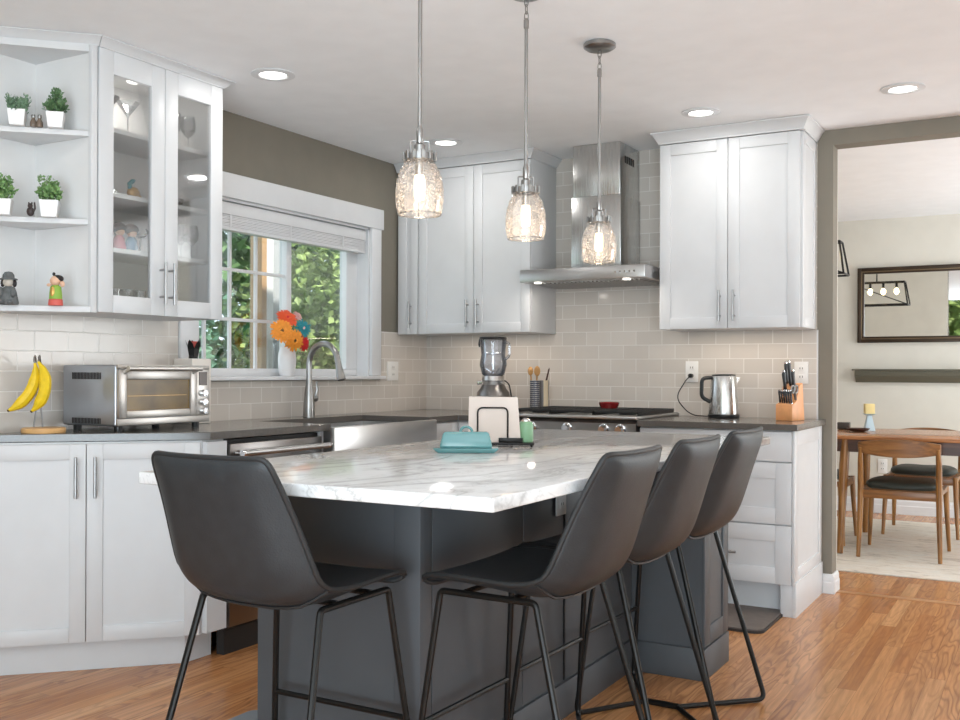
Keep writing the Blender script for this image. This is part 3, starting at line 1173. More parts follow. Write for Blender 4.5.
mb.lathe([(0.0, 0), (0.04, 0), (0.045, 0.003), (0.02, 0.004), (0.0, 0.004)], (0.0, 0, sb + .006), 20, False, False)
mb.build('drain', 'chrome', SK)

# faucet
FC = thing('faucet', 'brushed nickel gooseneck pull-down faucet behind the sink', 'faucet', (-3.395, 4.15, CT + .0005))
mb = MB()
mb.lathe([(0.031, 0), (0.031, 0.01), (0.029, 0.07), (0.025, 0.12), (0.018, 0.17), (0.0155, 0.2)], seg=20)
mb.build('body', 'nickel', FC)
mb = MB()
path = [(0, 0, 0.19), (0, 0, 0.265)] + [(0.104 - 0.104 * math.cos(R(a)), -0.012 * (1 - math.cos(R(a))), 0.275 + 0.108 * math.sin(R(a))) for a in range(0, 172, 10)]
path = [Vector(p) for p in path]
mb.tube(path, 0.0155, 14)
mb.build('spout', 'nickel', FC)
e = path[-1]
dr = (path[-1] - path[-2]).normalized()
mb = MB()
mb.tube([e, e + dr * 0.03, e + dr * 0.075, e + dr * 0.10], 0.015, 14, radii=[0.0155, 0.017, 0.022, 0.025])
mb.build('spray_head', 'nickel', FC)
mb = MB()
mb.tube([e + dr * 0.10, e + dr * 0.104], 0.018, 14)
mb.build('nozzle', 'blackplastic', FC)
mb = MB()
mb.cyl((0, 0.02, 0.095), (0, 0.058, 0.095), 0.016, 14)
mb.tube([(0, 0.05, 0.1), (0.004, 0.062, 0.14), (0.008, 0.052, 0.185)], 0.006, 10, radii=[0.008, 0.007, 0.005])
mb.build('lever', 'nickel', FC)

# ---- range and hood
RG = thing('gas_range', 'stainless gas range with black grates and chrome knobs', 'range', (-2.585, YB - .012, 0))
w = 0.771
mb = MB()
mb.box(0.002, w - .002, -0.64, 0, 0.09, 0.905)
mb.box(0.03, w - .03, -0.58, 0, 0.0, 0.09)
mb.build('body', 'steeldark', RG, smooth=False)
mb = MB()
mb.box(0.006, w - .006, -0.668, -0.641, 0.20, 0.775, 0.004)
dd = mb.build('oven_door', 'steel', RG)
mb = MB()
mb.tube([(0.06, -0.715, 0.735), (w - .06, -0.715, 0.735)], 0.013, 12)
for x in (0.09, w - .09):
    mb.cyl((x, -0.668, 0.735), (x, -0.715, 0.735), 0.009, 8)
mb.build('handle', 'steel', dd)
mb = MB()
mb.prism([(-0.641, 0.785), (-0.672, 0.79), (-0.664, 0.885), (-0.641, 0.905)], 0.002, w - .002, axis='x')
cp = mb.build('control_panel', 'steeldark', RG, smooth=False)
for i, x in enumerate((0.09, 0.19, 0.395, 0.600, 0.690)):
    mb = MB()
    mb.tube([(x, -0.666, 0.858), (x, -0.678, 0.857), (x, -0.68, 0.857), (x, -0.71, 0.854)], 0.02, 18, radii=[0.027, 0.027, 0.021, 0.018])
    mb.build('knob', 'chrome', cp)
mb = MB()
mb.box(0.0, w, -0.668, 0, 0.906, 0.922, 0.004)
mb.build('cooktop', 'steel', RG)
for k in range(3):
    x0 = 0.015 + k * 0.249
    x1 = x0 + 0.243
    mb = MB()
    zt = 0.945
    for x in (x0, x1):
        mb.box(x - .005 if x == x1 else x, x if x == x1 else x + .005, -0.60, -0.05, 0.923, zt, 0.001)
    for q in range(10):
        y = -0.60 + q * 0.0611
        mb.box(x0, x1, y, y + .007, zt - .012, zt, 0.001)
    mb.box((x0 + x1) / 2 - .004, (x0 + x1) / 2 + .004, -0.60, -0.05, zt - .012, zt, 0.001)
    mb.build('grate', 'iron', RG)
for x, y in ((0.13, -0.45), (0.13, -0.19), (0.385, -0.32), (0.64, -0.45), (0.64, -0.19)):
    mb = MB()
    mb.lathe([(0.045, 0), (0.045, 0.006), (0.03, 0.009), (0.0, 0.009)], (x, y, 0.9225), 18, True, False)
    mb.build('burner', 'iron', RG)

mb = MB()
mb.lathe([(0.0, 0), (0.045, 0), (0.052, 0.012), (0.058, 0.03), (0.054, 0.034), (0.045, 0.03), (0.0, 0.02)], (0, 0, 0), 24, False, False)
bo = mb.build('spoon_rest', 'red', loc=(-2.145, 5.22, 0.9455))
tag(bo, 'small dark red dish on the back of the range', 'dish')

HD = thing('range_hood', 'stainless chimney range hood above the gas range', 'range hood', (-2.2, YB - .009, 0))
mb = MB()
mb.box(-0.368, 0.362, -0.49, 0, 1.640, 1.708, 0.004)
cn = mb.build('canopy', 'steel', HD)
for i in range(5):
    mb = MB()
    mb.cyl((0.20 + i * 0.026, -0.491, 1.674), (0.20 + i * 0.026, -0.494, 1.674), 0.006, 10)
    mb.build('button', 'chrome', cn)
mb = MB()
mb.box(-0.33, 0.33, -0.45, -0.05, 1.636, 1.6395)
for i in range(26):
    x = -0.32 + i * 0.025
    mb.box(x, x + .012, -0.44, -0.06, 1.630, 1.636)
mb.build('filter', 'steel', cn, smooth=False)
for x in (-0.27, 0.25):
    mb = MB()
    mb.cyl((x, -0.462, 1.6385), (x, -0.462, 1.632), 0.02, 16)
    mb.build('lamp', emit('hood_lamp', (1, 0.95, 0.85, 1), 2.0), cn)
    area('hood_lamp_light', (-2.2 + x, YB - .009 - .462, 1.628), 0.04, 0.8, (1.0, 0.93, 0.84), (0, 0, -1), shape='DISK')
mb = MB()
mb.box(-0.142, 0.152, -0.30, 0, 1.709, 2.118, 0.002)
mb.build('chimney', 'steelv', HD)
mb = MB()
mb.box(-0.136, 0.146, -0.295, 0, 2.119, CEIL - 0.004, 0.002)
up = mb.build('chimney_extension', 'steelv', HD)
mb = MB()
for i in range(5):
    mb.box(0.1462, 0.1475, -0.23 + i * 0.03, -0.21 + i * 0.03, 2.30, 2.34)
mb.build('vent_slots', 'darkgap', up, smooth=False)

# ================================================================== ISLAND
IB = thing('island_cabinet', 'charcoal kitchen island base with panelled sides', 'kitchen island', (-1.7, 3.0, 0))
ix, iy = 1.7, -3.0
IX0, IXS, IY0, IY1, IXB = -1.957, -1.412, 2.17, 3.97, -1.12
IT = 0.8645
mb = MB()
mb.prism([(IX0 + ix, IY0 + iy), (IXS + ix, IY0 + iy), (IXS + ix, 3.66 + iy), (IXB - .012 + ix, 3.66 + iy), (IXB - .012 + ix, IY1 + iy), (IX0 + ix, IY1 + iy)], 0.0, IT)
mb.build('cabinet_body', 'island', IB, smooth=False)
mb = MB()
mb.box(IXS - 0.075 + ix, IXS + .006 + ix, IY0 - 0.006 + iy, IY0 + 0.05 + iy, 0.0, IT, 0.0015)
mb.build('corner_post', 'island', IB)
for y0, y1 in ((IY0 + .055, 2.74), (2.745, 3.035), (3.042, 3.655)):
    mb = MB()
    mb.box(IXS + ix, IXS + .005 + ix, y0 + iy, y1 + iy, 0.125, IT - .002, 0.001)
    mb.build('side_panel', 'island', IB)
mb = MB()
mb.box(IXS + .0055 + ix, IXS + .010 + ix, 3.0355 + iy, 3.0415 + iy, 0.125, IT - .002)
mb.build('panel_gap', 'blackplastic', IB, smooth=False)
mb = MB()
mb.box(IXS + ix, IXS + .012 + ix, IY0 + .05 + iy, 3.655 + iy, 0.0, 0.118, 0.002)
mb.box(IXS + .012 + ix, IXB - .0111 + ix, 3.648 + iy, 3.659 + iy, 0.0, 0.118, 0.002)
mb.box(IXB - .011 + ix, IXB + .004 + ix, 3.648 + iy, IY1 + iy, 0.0, 0.118, 0.002)
mb.build('skirting', 'island', IB)
mm = MB()
shaker(mm, 3.66 + iy, IY1 + iy, 0.122, IT - .002, 0, t=0.012, rail=0.07, rec=0.007)
mm.bm.transform(Matrix.Translation((IXB - .012 + ix, 0, 0)) @ Matrix.Rotation(R(90), 4, 'Z'))
mm.build('end_panel', 'island', IB)
mb = MB()
mb.box(-1.962, -0.960, 1.743, 3.985, IT + .001, 0.895, 0.004, 3)
tag(mb.build('island_worktop', 'marble'), 'white marble worktop with grey veins on the island', 'worktop')


def outlet(label, loc, rz, holes=True, mat='plastic', hw=0.036):
    t = thing('wall_outlet', label, 'outlet', loc, rz)
    mb = MB()
    mb.box(-hw, hw, -0.006, 0, -0.058, 0.058, 0.002)
    mb.build('cover_plate', mat, t)
    for z in (0.022, -0.022):
        mb = MB()
        mb.box(-0.016, 0.016, -0.0085, -0.0062, z - 0.014, z + 0.014, 0.001)
        s = mb.build('socket', mat, t)
        if holes:
            mb = MB()
            mb.box(-0.008, -0.005, -0.0092, -0.0087, z - .004, z + .006)
            mb.box(0.005, 0.008, -0.0092, -0.0087, z - .004, z + .006)
            mb.build('slot', 'darkgap', s, smooth=False)
    return t


outlet('white socket plate on side wall tile right of the window', (XL + TT + .0005, 5.055, 1.148), 90, hw=0.058)
outlet('white socket plate with kettle plug above the back worktop', (-1.742, YB - TT - .0005, 1.150), 0)
outlet('white socket plate on the tile behind the knife block', (-1.150, YB - TT - .0005, 1.146), 0)
outlet('white socket plate low on the dining room wall', (-1.21, YD - .0005, 0.385), 0)
outlet('grey socket plate on the island side under the worktop', (IXS + .0105, 2.995, 0.735), 90, mat=pmat('grey_plate', srgb(200, 200, 200), 0.4))

# ================================================================== STOOLS
def make_stool(label, group):
    t = thing('bar_stool', label, 'bar stool', (0, 0, 0), 0, group)
    # profile from the front lip of the seat to the top of the back: y, z, half width, side curl (up / forward)
    prof = [(0.176, 0.612, 0.180, 0.0), (0.188, 0.628, 0.204, 0.004), (0.172, 0.646, 0.218, 0.008), (0.10, 0.647, 0.224, 0.012),
            (0.01, 0.640, 0.226, 0.018), (-0.08, 0.626, 0.222, 0.026), (-0.150, 0.628, 0.216, 0.036), (-0.196, 0.655, 0.212, 0.042),
            (-0.222, 0.715, 0.206, 0.042), (-0.243, 0.785, 0.197, 0.036), (-0.264, 0.857, 0.186, 0.026), (-0.284, 0.918, 0.178, 0.016),
            (-0.292, 0.944, 0.173, 0.012), (-0.296, 0.957, 0.160, 0.010)]
    nu = 13
    P = []
    N = len(prof)
    for i, (y, z, hw, cu) in enumerate(prof):
        a = prof[max(0, i - 1)]
        b = prof[min(N - 1, i + 1)]
        ty, tz = b[0] - a[0], b[1] - a[1]
        l = math.hypot(ty, tz)
        ny, nz = tz / l, -ty / l      # normal pointing to the sitter (up on the seat, forward on the back)
        row = []
        for j in range(nu):
            u = -1 + 2 * j / (nu - 1)
            k = abs(u) ** 2.6 * cu
            row.append(Vector((u * hw, y + ny * k, z + nz * k)))
        P.append(row)

    th = 0.030
    mb = MB()

    def nr(i, j):
        a = P[min(N - 1, i + 1)][j] - P[max(0, i - 1)][j]
        b = P[i][min(nu - 1, j + 1)] - P[i][max(0, j - 1)]
        n = b.cross(a).normalized()
        return -n
    inner = [[mb.bm.verts.new(P[i][j]) for j in range(nu)] for i in range(N)]
    outer = []
    sgn = None
    for i in range(N):
        row = []
        for j in range(nu):
            n = nr(i, j)
            # away from the sitter
            ref = Vector((0, -1, -1))
            if n.dot(ref) < 0:
                n = -n
            e = min(1, (1 - abs(-1 + 2 * j / (nu - 1))) * 3.0)
            e2 = min(1, min(i, N - 1 - i) / 2.0)
            row.append(mb.bm.verts.new(P[i][j] + n * (0.012 + (th - 0.012) * min(e, e2 + .2))))
        outer.append(row)
    for G in (inner, outer):
        for i in range(N - 1):
            for j in range(nu - 1):
                mb.bm.faces.new((G[i][j], G[i][j + 1], G[i + 1][j + 1], G[i + 1][j]))
    loop_idx = [(0, j) for j in range(nu)] + [(i, nu - 1) for i in range(1, N)] + [(N - 1, j) for j in range(nu - 2, -1, -1)] + [(i, 0) for i in range(N - 2, 0, -1)]
    for a, b in zip(loop_idx, loop_idx[1:] + loop_idx[:1]):
        mb.bm.faces.new((inner[a[0]][a[1]], inner[b[0]][b[1]], outer[b[0]][b[1]], outer[a[0]][a[1]]))
    mids = [(inner[a][b].co + outer[a][b].co) / 2 for a, b in loop_idx]
    seam = []
    for j in range(nu):
        seam.append(outer[6][j].co.copy())
    mb.build('seat_shell', 'leather', t, subsurf=2, auto=180)
    mb = MB()
    mb.tube(mids, 0.0075, 8, closed=True)
    mb.build('piping', 'piping', t, subsurf=1)
    mb = MB()
    mb.tube([s + Vector((0, 0.0035, 0.002)) for s in seam], 0.0045, 6)
    mb.build('seam', 'piping', t)
    # frame: two side rails under the seat, joined by two cross rails
    fx, fy0, fy1, fz = 0.180, -0.120, 0.148, 0.602
    r = 0.0085
    mb = MB()
    for s in (-1, 1):
        mb.tube([(s * fx, fy0 + .03, fz), (s * fx, fy1 - .03, fz)], r, 10)
    for y in (-0.06, 0.075):
        mb.tube([(-fx, y, fz + .004), (fx, y, fz + .004)], r * .9, 8)
    mb.build('seat_frame', 'black', t)
    feet = {}
    for s in (-1, 1):
        for nm, y, yt in (('rear', fy0, -0.285), ('front', fy1, 0.208)):
            inn = fy0 + .03 if nm == 'rear' else fy1 - .03
            foot = Vector((s * 0.242, yt, 0.026))
            feet[(nm, s)] = foot
            # the foot turns in towards the middle of the floor frame
            apex = Vector((0, -0.055 if nm == 'rear' else 0.06, 0.0095))
            fl = Vector((foot.x, foot.y, 0.0095))
            pts = rounded([(s * fx, inn, fz), (s * fx, y, fz), fl, apex], 0.032, 6)
            mb = MB()
            mb.tube(pts, r, 10)
            mb.build('leg', 'black', t)
    # bar joining the two floor bends
    mb = MB()
    mb.tube([(0, -0.06, 0.011), (0, 0.065, 0.011)], 0.0105, 10)
    mb.build('floor_bar', 'black', t)
    # footrest between the front legs
    top = Vector((fx, fy1, fz))
    bot = feet[('front', 1)]
    k = (fz - 0.275) / (fz - 0.026)
    p = top.lerp(bot, k)
    mb = MB()
    mb.tube([(-p.x, p.y, p.z), (p.x, p.y, p.z)], 0.0075, 10)
    mb.build('footrest', 'black', t)
    return t


G = 'bar stools around the island'
st1 = make_stool('charcoal leather bar stool at the island\'s near end, back to camera', G)
st1.location = (-1.622, 1.925, 0)
st1.rotation_euler = (0, 0, R(0))
dup(st1, (-1.166, 2.300, 0), 88, 'charcoal bar stool nearest the camera on the island\'s right side', G)
dup(st1, (-1.162, 2.805, 0), 88, 'charcoal bar stool, middle one on the island\'s right side', G)
dup(st1, (-1.160, 3.305, 0), 88, 'charcoal bar stool furthest along the island\'s right side', G)

# ================================================================== PENDANTS AND DOWNLIGHTS
def make_pendant(label, loc, zb):
    t = thing('pendant_light', label, 'pendant light', (loc[0], loc[1], 0), 0, 'pendant lights over the island')
    mb = MB()
    mb.lathe([(0.055, CEIL - .001), (0.062, CEIL - .006), (0.062, CEIL - .018), (0.05, CEIL - .026), (0.012, CEIL - .028)], seg=28)
    mb.build('canopy', 'nickel', t)
    mb = MB()
    zt = CEIL - .03
    k = 0
    z = zt
    while z > 2.325:
        pts = []
        for a in range(0, 360, 30):
            u, v = 0.007 * math.cos(R(a)), 0.017 * math.sin(R(a))
            pts.append((u, 0, z - 0.012 + v) if k % 2 == 0 else (0, u, z - 0.012 + v))
        mb.tube(pts, 0.0018, 6, closed=True)
        z -= 0.025
        k += 1
    zr = z + .006
    mb.build('chain', 'nickel', t)
    zg = zb + 0.153       # top of glass
    mb = MB()
    mb.cyl((0, 0, zr), (0, 0, zg + 0.07), 0.006, 12)
    mb.lathe([(0.0055, 0), (0.009, 0.004), (0.009, 0.03), (0.0055, 0.034)], (0, 0, zr - .034), 12)
    mb.lathe([(0.008, 0), (0.010, 0.004), (0.010, 0.035), (0.006, 0.05)], (0, 0, zg + .045), 14)
    mb.build('rod', 'nickel', t)
    mb = MB()
    mb.lathe([(0.036, 0), (0.042, 0.0), (0.042, 0.018), (0.036, 0.018)], (0, 0, zg - .003), 32, True, True)
    for a in range(0, 360, 30):
        x, y = 0.045 * math.cos(R(a + 15)), 0.045 * math.sin(R(a + 15))
        mb.box(-0.005, 0.005, -0.003, 0.003, -0.003, 0.020, 0.001, 1, Matrix.Translation((x, y, zg)) @ Matrix.Rotation(R(a + 15 + 90), 4, 'Z'))
    mb.build('gallery_ring', 'nickel', t)
    mb = MB()
    s = 0.026
    A = R(40)
    mb.tube(rounded([(-s * math.cos(A), -s * math.sin(A), zg + .012), (-s * math.cos(A), -s * math.sin(A), zg + .052),
                     (s * math.cos(A), s * math.sin(A), zg + .052), (s * math.cos(A), s * math.sin(A), zg + .012)], .004, 3), 0.0028, 8)
    mb.lathe([(0.014, 0), (0.016, 0.002), (0.016, 0.03), (0.008, 0.036)], (0, 0, zg + .010), 16)
    mb.build('yoke', 'nickel', t)
    # bell shade
    mb = MB()
    pr = [(0.0600, 0.0), (0.0645, 0.018), (0.0675, 0.045), (0.0670, 0.07), (0.0630, 0.098), (0.0550, 0.124), (0.0460, 0.139), (0.0410, 0.146), (0.0395, 0.152)]
    n = len(pr)
    full = []
    for i in range(n - 1):
        for q in range(3):
            f = q / 3
            full.append((pr[i][0] * (1 - f) + pr[i + 1][0] * f, pr[i][1] * (1 - f) + pr[i + 1][1] * f))
    full.append(pr[-1])
    mb.lathe(full, (0, 0, zb), 40, False, False)
    sh = mb.build('glass_shade', 'seeded', t)
    md = sh.modifiers.new('solid', 'SOLIDIFY')
    md.thickness = 0.003
    mb = MB()
    mb.tube(arc((0, 0, zb + .001), 0.0590, 0, 345, 23), 0.0022, 6, closed=True)
    mb.build('glass_rim', 'drinkglass', sh)
    mb = MB()
    mb.lathe([(0.004, 0), (0.012, 0.003), (0.0155, 0.012), (0.0155, 0.058), (0.012, 0.070)], (0, 0, zb + .040), 18)
    b = mb.build('bulb', 'bulb', t)
    mb = MB()
    mb.lathe([(0.012, 0), (0.013, 0.003), (0.013, 0.052)], (0, 0, zb + .111), 16)
    mb.build('socket', 'nickel', t)
    return t


for lab, x, y, zb in (('seeded glass pendant light, leftmost and nearest over the island', -1.530, 2.345, 1.580),
                      ('seeded glass pendant light in the middle over the island', -1.515, 2.963, 1.584),
                      ('seeded glass pendant light in front of the range hood', -1.517, 3.585, 1.568)):
    make_pendant(lab, (x, y), zb)
    d = bpy.data.lights.new('pendant_glow', 'POINT')
    d.energy = 0.6
    d.color = (1.0, 0.72, 0.45)
    d.shadow_soft_size = 0.02
    o = bpy.data.objects.new('pendant_glow', d)
    COL.objects.link(o)
    o.location = (x, y, zb + 0.022)


def downlight(label, x, y, visible=True):
    t = thing('downlight', label, 'ceiling light', (x, y, 0), 0, 'recessed ceiling lights')
    mb = MB()
    mb.lathe([(0.056, CEIL - .0005), (0.090, CEIL - .0005), (0.093, CEIL - .005), (0.062, CEIL - .009), (0.056, CEIL - .004)], seg=36, cap0=False, cap1=False)
    mb.build('trim_ring', 'trimwhite', t)
    mb = MB()
    mb.lathe([(0.0, CEIL - .0035), (0.060, CEIL - .0035), (0.060, CEIL - .0015), (0.0, CEIL - .0015)], seg=32, cap0=False, cap1=False)
    mb.build('lens', 'canlens', t)
    a = area('downlight_lamp', (x, y, CEIL - .012), 0.11, CAN_POWER, (1.0, 0.985, 0.96), (0, 0, -1), shape='DISK')
    return t


downlight('round recessed ceiling light above the glass cabinet side', -2.89, 3.287)
downlight('round recessed ceiling light in front of left back wall cabinets', -2.91, 4.722)
downlight('round recessed ceiling light above the right wall cabinet', -1.489, 4.775)
downlight('round recessed ceiling light near the dining room opening', -0.582, 4.804)
for x, y in ((-2.8, 1.86), (-0.5, 0.9), (1.3, 3.3), (1.2, 4.9), (1.2, 0.9), (-1.9, -0.9), (1.2, -1.2)):
    area('downlight_lamp', (x, y, CEIL - .012), 0.13, CAN_POWER, (1.0, 0.985, 0.96), (0, 0, -1), shape='DISK')

# under-cabinet light strips (warm), set below the wall cabinets
for nm, x, y, sx, sy in (('left', -3.33, 2.95, 0.05, 0.55), ('backleft', -2.95, 5.26, 0.65, 0.03), ('backright', -1.44, 5.26, 0.6, 0.03)):
    d = bpy.data.lights.new('undercabinet_lamp', 'AREA')
    d.shape = 'RECTANGLE'
    d.size, d.size_y = sx, sy
    d.energy = 0.06 if nm == 'left' else 1.0
    d.color = (1.0, 0.85, 0.70)
    o = bpy.data.objects.new('undercabinet_lamp', d)
    COL.objects.link(o)
    o.location = (x, y, 1.362)

# ================================================================== WINDOW BLIND, SILL
BL = thing('window_blind', 'white slatted blind drawn up under the window head', 'blind', (XL - .04, (WY0 + WY1) / 2, 0))
hw = (WY1 - WY0) / 2 - .02
mb = MB()
mb.box(-0.025, 0.03, -hw, hw, 1.912, 1.972, 0.003)
mb.build('head_rail', 'trimwhite', BL)
for i in range(7):
    mb = MB()
    z = 1.8555 + i * 0.008
    mb.box(-0.022, 0.026 - .002 * (i % 2), -hw + .004, hw - .004, z, z + .0068, 0.001)
    mb.build('slat', 'trimwhite', BL)
mb = MB()
mb.box(-0.024, 0.028, -hw + .004, hw - .004, 1.836, 1.854, 0.003)
mb.build('bottom_rail', 'trimwhite', BL)
for y in (-0.45, 0.0, 0.45):
    mb = MB()
    mb.box(0.0285, 0.0295, y - .006, y + .006, 1.84, 1.912)
    mb.build('ladder_tape', 'trimwhite', BL, smooth=False)

# vase and flowers on the sill
SILL = 1.1185
VX, VY = XL - 0.018, 4.118
mb = MB()
mb.lathe([(0.034, 0), (0.040, 0.01), (0.046, 0.05), (0.048, 0.09), (0.044, 0.125), (0.036, 0.145), (0.038, 0.155), (0.034, 0.155), (0.032, 0.14), (0.0, 0.10)], seg=24, cap1=False)
tag(mb.build('vase', 'pot', loc=(VX, VY, SILL)), 'white ceramic vase of flowers on the window sill', 'vase')


def gerbera(label, c, rad, mat, facing, cmat='brown', petals=22):
    t = thing('flower', label, 'flower', c, 0, 'flowers in the window vase')
    q = Vector(facing).to_track_quat('Z', 'Y').to_matrix().to_4x4()
    mb = MB()
    rnd = random.Random(int(rad * 1e5) + petals)
    for ring, (r0, n, dz) in enumerate(((1.0, petals, 0.0), (0.72, petals - 4, 0.006), (0.45, petals - 8, 0.010))):
        for k in range(n):
            a = 2 * math.pi * (k + ring * .5) / n + rnd.uniform(-.06, .06)
            L = rad * r0 * rnd.uniform(.9, 1.08)
            w = rad * 0.13
            dx, dy = math.cos(a), math.sin(a)
            px, py = -dy, dx
            up = dz + rnd.uniform(-.003, .003)
            pts = []
            for f, ww, hh in ((0.1, .4, 0), (0.55, 1, .10), (0.88, .8, .07), (1.0, .25, .02)):
                for s in (-1, 1):
                    pts.append(q @ Vector((dx * L * f + px * w * ww * s, dy * L * f + py * w * ww * s, up + rad * hh)))
            mb.poly(pts, [(0, 1, 3, 2), (2, 3, 5, 4), (4, 5, 7, 6)])
    o = mb.build('petals', mat, t)
    mb = MB()
    mb.ball((0, 0, 0.008), (rad * .22, rad * .22, rad * .12), 12, 8, q)
    mb.build('flower_centre', cmat, t)
    mb = MB()
    V0 = Vector((VX, VY, SILL + 0.15)) - Vector(c)
    mb.tube([Vector((0, 0, 0)) - Vector(facing).normalized() * .005, V0 * 0.5 - Vector(facing).normalized() * .012, V0], 0.002, 6)
    mb.build('stem', 'stem', t)


gerbera('large orange gerbera at the left of the window bouquet', (XL + .060, 3.985, 1.352), 0.064, 'orange', (1, -.6, .25))
gerbera('orange gerbera low in the middle of the window bouquet', (XL + .075, 4.062, 1.305), 0.058, 'orange', (1, -.3, -.2), petals=20)
gerbera('red-orange gerbera at the top of the window bouquet', (XL + .030, 4.060, 1.420), 0.060, 'redorange', (.8, -.3, .7), 'redpetal', 24)
gerbera('teal flower at the centre right of the window bouquet', (XL + .080, 4.128, 1.370), 0.050, 'tealpetal', (1, -.3, .2), 'pinkpetal', 16)
gerbera('deep red flower at the lower right of window bouquet', (XL + .055, 4.165, 1.295), 0.050, 'redpetal', (1, .1, 0), 'redpetal', 18)
gerbera('small pale pink flower at the top right of window bouquet', (XL + .02, 4.155, 1.435), 0.034, 'pinkpetal', (1, 0, .6), 'pinkpetal', 14)

# ================================================================== LEFT WORKTOP ITEMS
def leaf_cloud(mb, c, rad, n, size, rnd, up=0.4, stems=None):
    for k in range(n):
        while True:
            p = Vector((rnd.uniform(-1, 1), rnd.uniform(-1, 1), rnd.uniform(-1, 1)))
            if p.length <= 1:
                break
        p = Vector((p.x * rad[0], p.y * rad[1], p.z * rad[2])) + Vector(c)
        d = Vector((rnd.uniform(-1, 1), rnd.uniform(-1, 1), rnd.uniform(-.5, 1) + up)).normalized()
        s = d.cross(Vector((rnd.uniform(-1, 1), rnd.uniform(-1, 1), rnd.uniform(-1, 1)))).normalized()
        L = size * rnd.uniform(.7, 1.3)
        w = L * .35
        n_ = d.cross(s) * L * .12
        mb.poly([p, p + d * L * .5 + s * w + n_, p + d * L, p + d * L * .5 - s * w + n_], [(0, 1, 2, 3)])


def potted(label, loc, kind, scale=1.0, rz=0):
    t = thing('potted_plant', label, 'plant', loc, rz, 'small potted plants on the corner shelves')
    mb = MB()
    a, b, h = 0.029 * scale, 0.037 * scale, 0.068 * scale
    rings = []
    v = []
    for rr, z in ((a, 0), (b, h), (b - .004, h), (b - .005, h - .008)):
        v += [(-rr, -rr, z), (rr, -rr, z), (rr, rr, z), (-rr, rr, z)]
    f = [(3, 2, 1, 0)]
    for i in range(3):
        for k in range(4):
            f.append((i * 4 + k, i * 4 + (k + 1) % 4, (i + 1) * 4 + (k + 1) % 4, (i + 1) * 4 + k))
    vs, fs = mb.poly(v, f)
    mb.build('pot', 'pot', t, smooth=False)
    mb = MB()
    mb.box(-b + .005, b - .005, -b + .005, b - .005, h - .012, h - .007)
    mb.build('soil', 'soil', t, smooth=False)
    rnd = random.Random(int(loc[1] * 1000) + kind)
    mb = MB()
    if kind == 1:     # upright grassy succulent
        for k in range(110):
            x, y = rnd.uniform(-b, b) * .95, rnd.uniform(-b, b) * .95
            lean = Vector((x * 6, y * 6, 1)).normalized()
            hh = rnd.uniform(.04, .085) * scale
            s = Vector((rnd.uniform(-1, 1), rnd.uniform(-1, 1), 0)).normalized() * .0035
            p = Vector((x, y, h - .008))
            for q in range(5):
                pp = p + lean * hh * q / 5
                dd = Vector((rnd.uniform(-1, 1), rnd.uniform(-1, 1), .9)).normalized() * .016
                mb.poly([pp, pp + dd * .5 + s, pp + dd, pp + dd * .5 - s], [(0, 1, 2, 3)])
        mb.build('foliage', 'leaf1', t, smooth=False)
    else:
        leaf_cloud(mb, (0, 0, h + .028 * scale), (.048 * scale, .046 * scale, .034 * scale), 260, .017, rnd)
        for k in range(5):
            dx, dy = rnd.uniform(-.03, .03), rnd.uniform(-.03, .03)
            leaf_cloud(mb, (dx, dy, h + .06 * scale + rnd.uniform(0, .025)), (.012, .012, .02), 26, .013, rnd)
        mb.build('foliage', 'leaf2' if kind == 2 else 'leaf3', t, smooth=False)
    return t


potted('white square pot of grassy grey-green plant on top shelf', (-3.338, 2.392, 2.0505), 1, .84, 45)
potted('white square pot of leafy green plant on top shelf', (-3.248, 2.488, 2.0505), 3, .84, 45)
potted('white pot of bright green leaves at the left of middle shelf', (-3.364, 2.354, 1.7165), 2, 0.84, 45)
potted('white pot of bright leaves right of dark figurine, middle shelf', (-3.262, 2.474, 1.7165), 2, 0.9, 45)


def shaker_bottle(label, loc):
    t = thing('salt_shaker', label, 'shaker', loc, 0, 'glass shakers on the top corner shelf')
    mb = MB()
    mb.lathe([(0.010, 0), (0.0125, 0.004), (0.012, 0.018), (0.006, 0.030), (0.006, 0.034)], seg=16)
    mb.build('bottle', pmat('smoky_brown_glass', srgb(110, 96, 84), 0.15, noise=.3), t)
    mb = MB()
    mb.lathe([(0.007, 0), (0.008, 0.003), (0.007, 0.012), (0.003, 0.014)], (0, 0, .034), 12)
    mb.build('cap', 'nickel', t)


shaker_bottle('small smoky shaker between the top shelf plants, left of two', (-3.301, 2.432, 2.0505))
shaker_bottle('small smoky shaker between the top shelf plants, right of two', (-3.287, 2.448, 2.0505))

FG = thing('figurine', 'small dark animal figurine beside a plant on middle shelf', 'figurine', (-3.297, 2.418, 1.7165), 30)
mb = MB()
mb.ball((0, 0, .017), (.014, .012, .018), 12, 8)
mb.ball((.0, -.002, .038), (.009, .009, .010), 10, 8)
mb.tube([(.006, .004, .01), (.014, .006, .03), (.013, .004, .052)], .004, 8, radii=[.004, .004, .003])
mb.ball((-.006, 0, .048), (.003, .002, .005), 8, 6)
mb.ball((.005, 0, .048), (.003, .002, .005), 8, 6)
mb.build('body', pmat('dark_bronze', srgb(60, 50, 48), .4, noise=.3, nscale=80), FG)

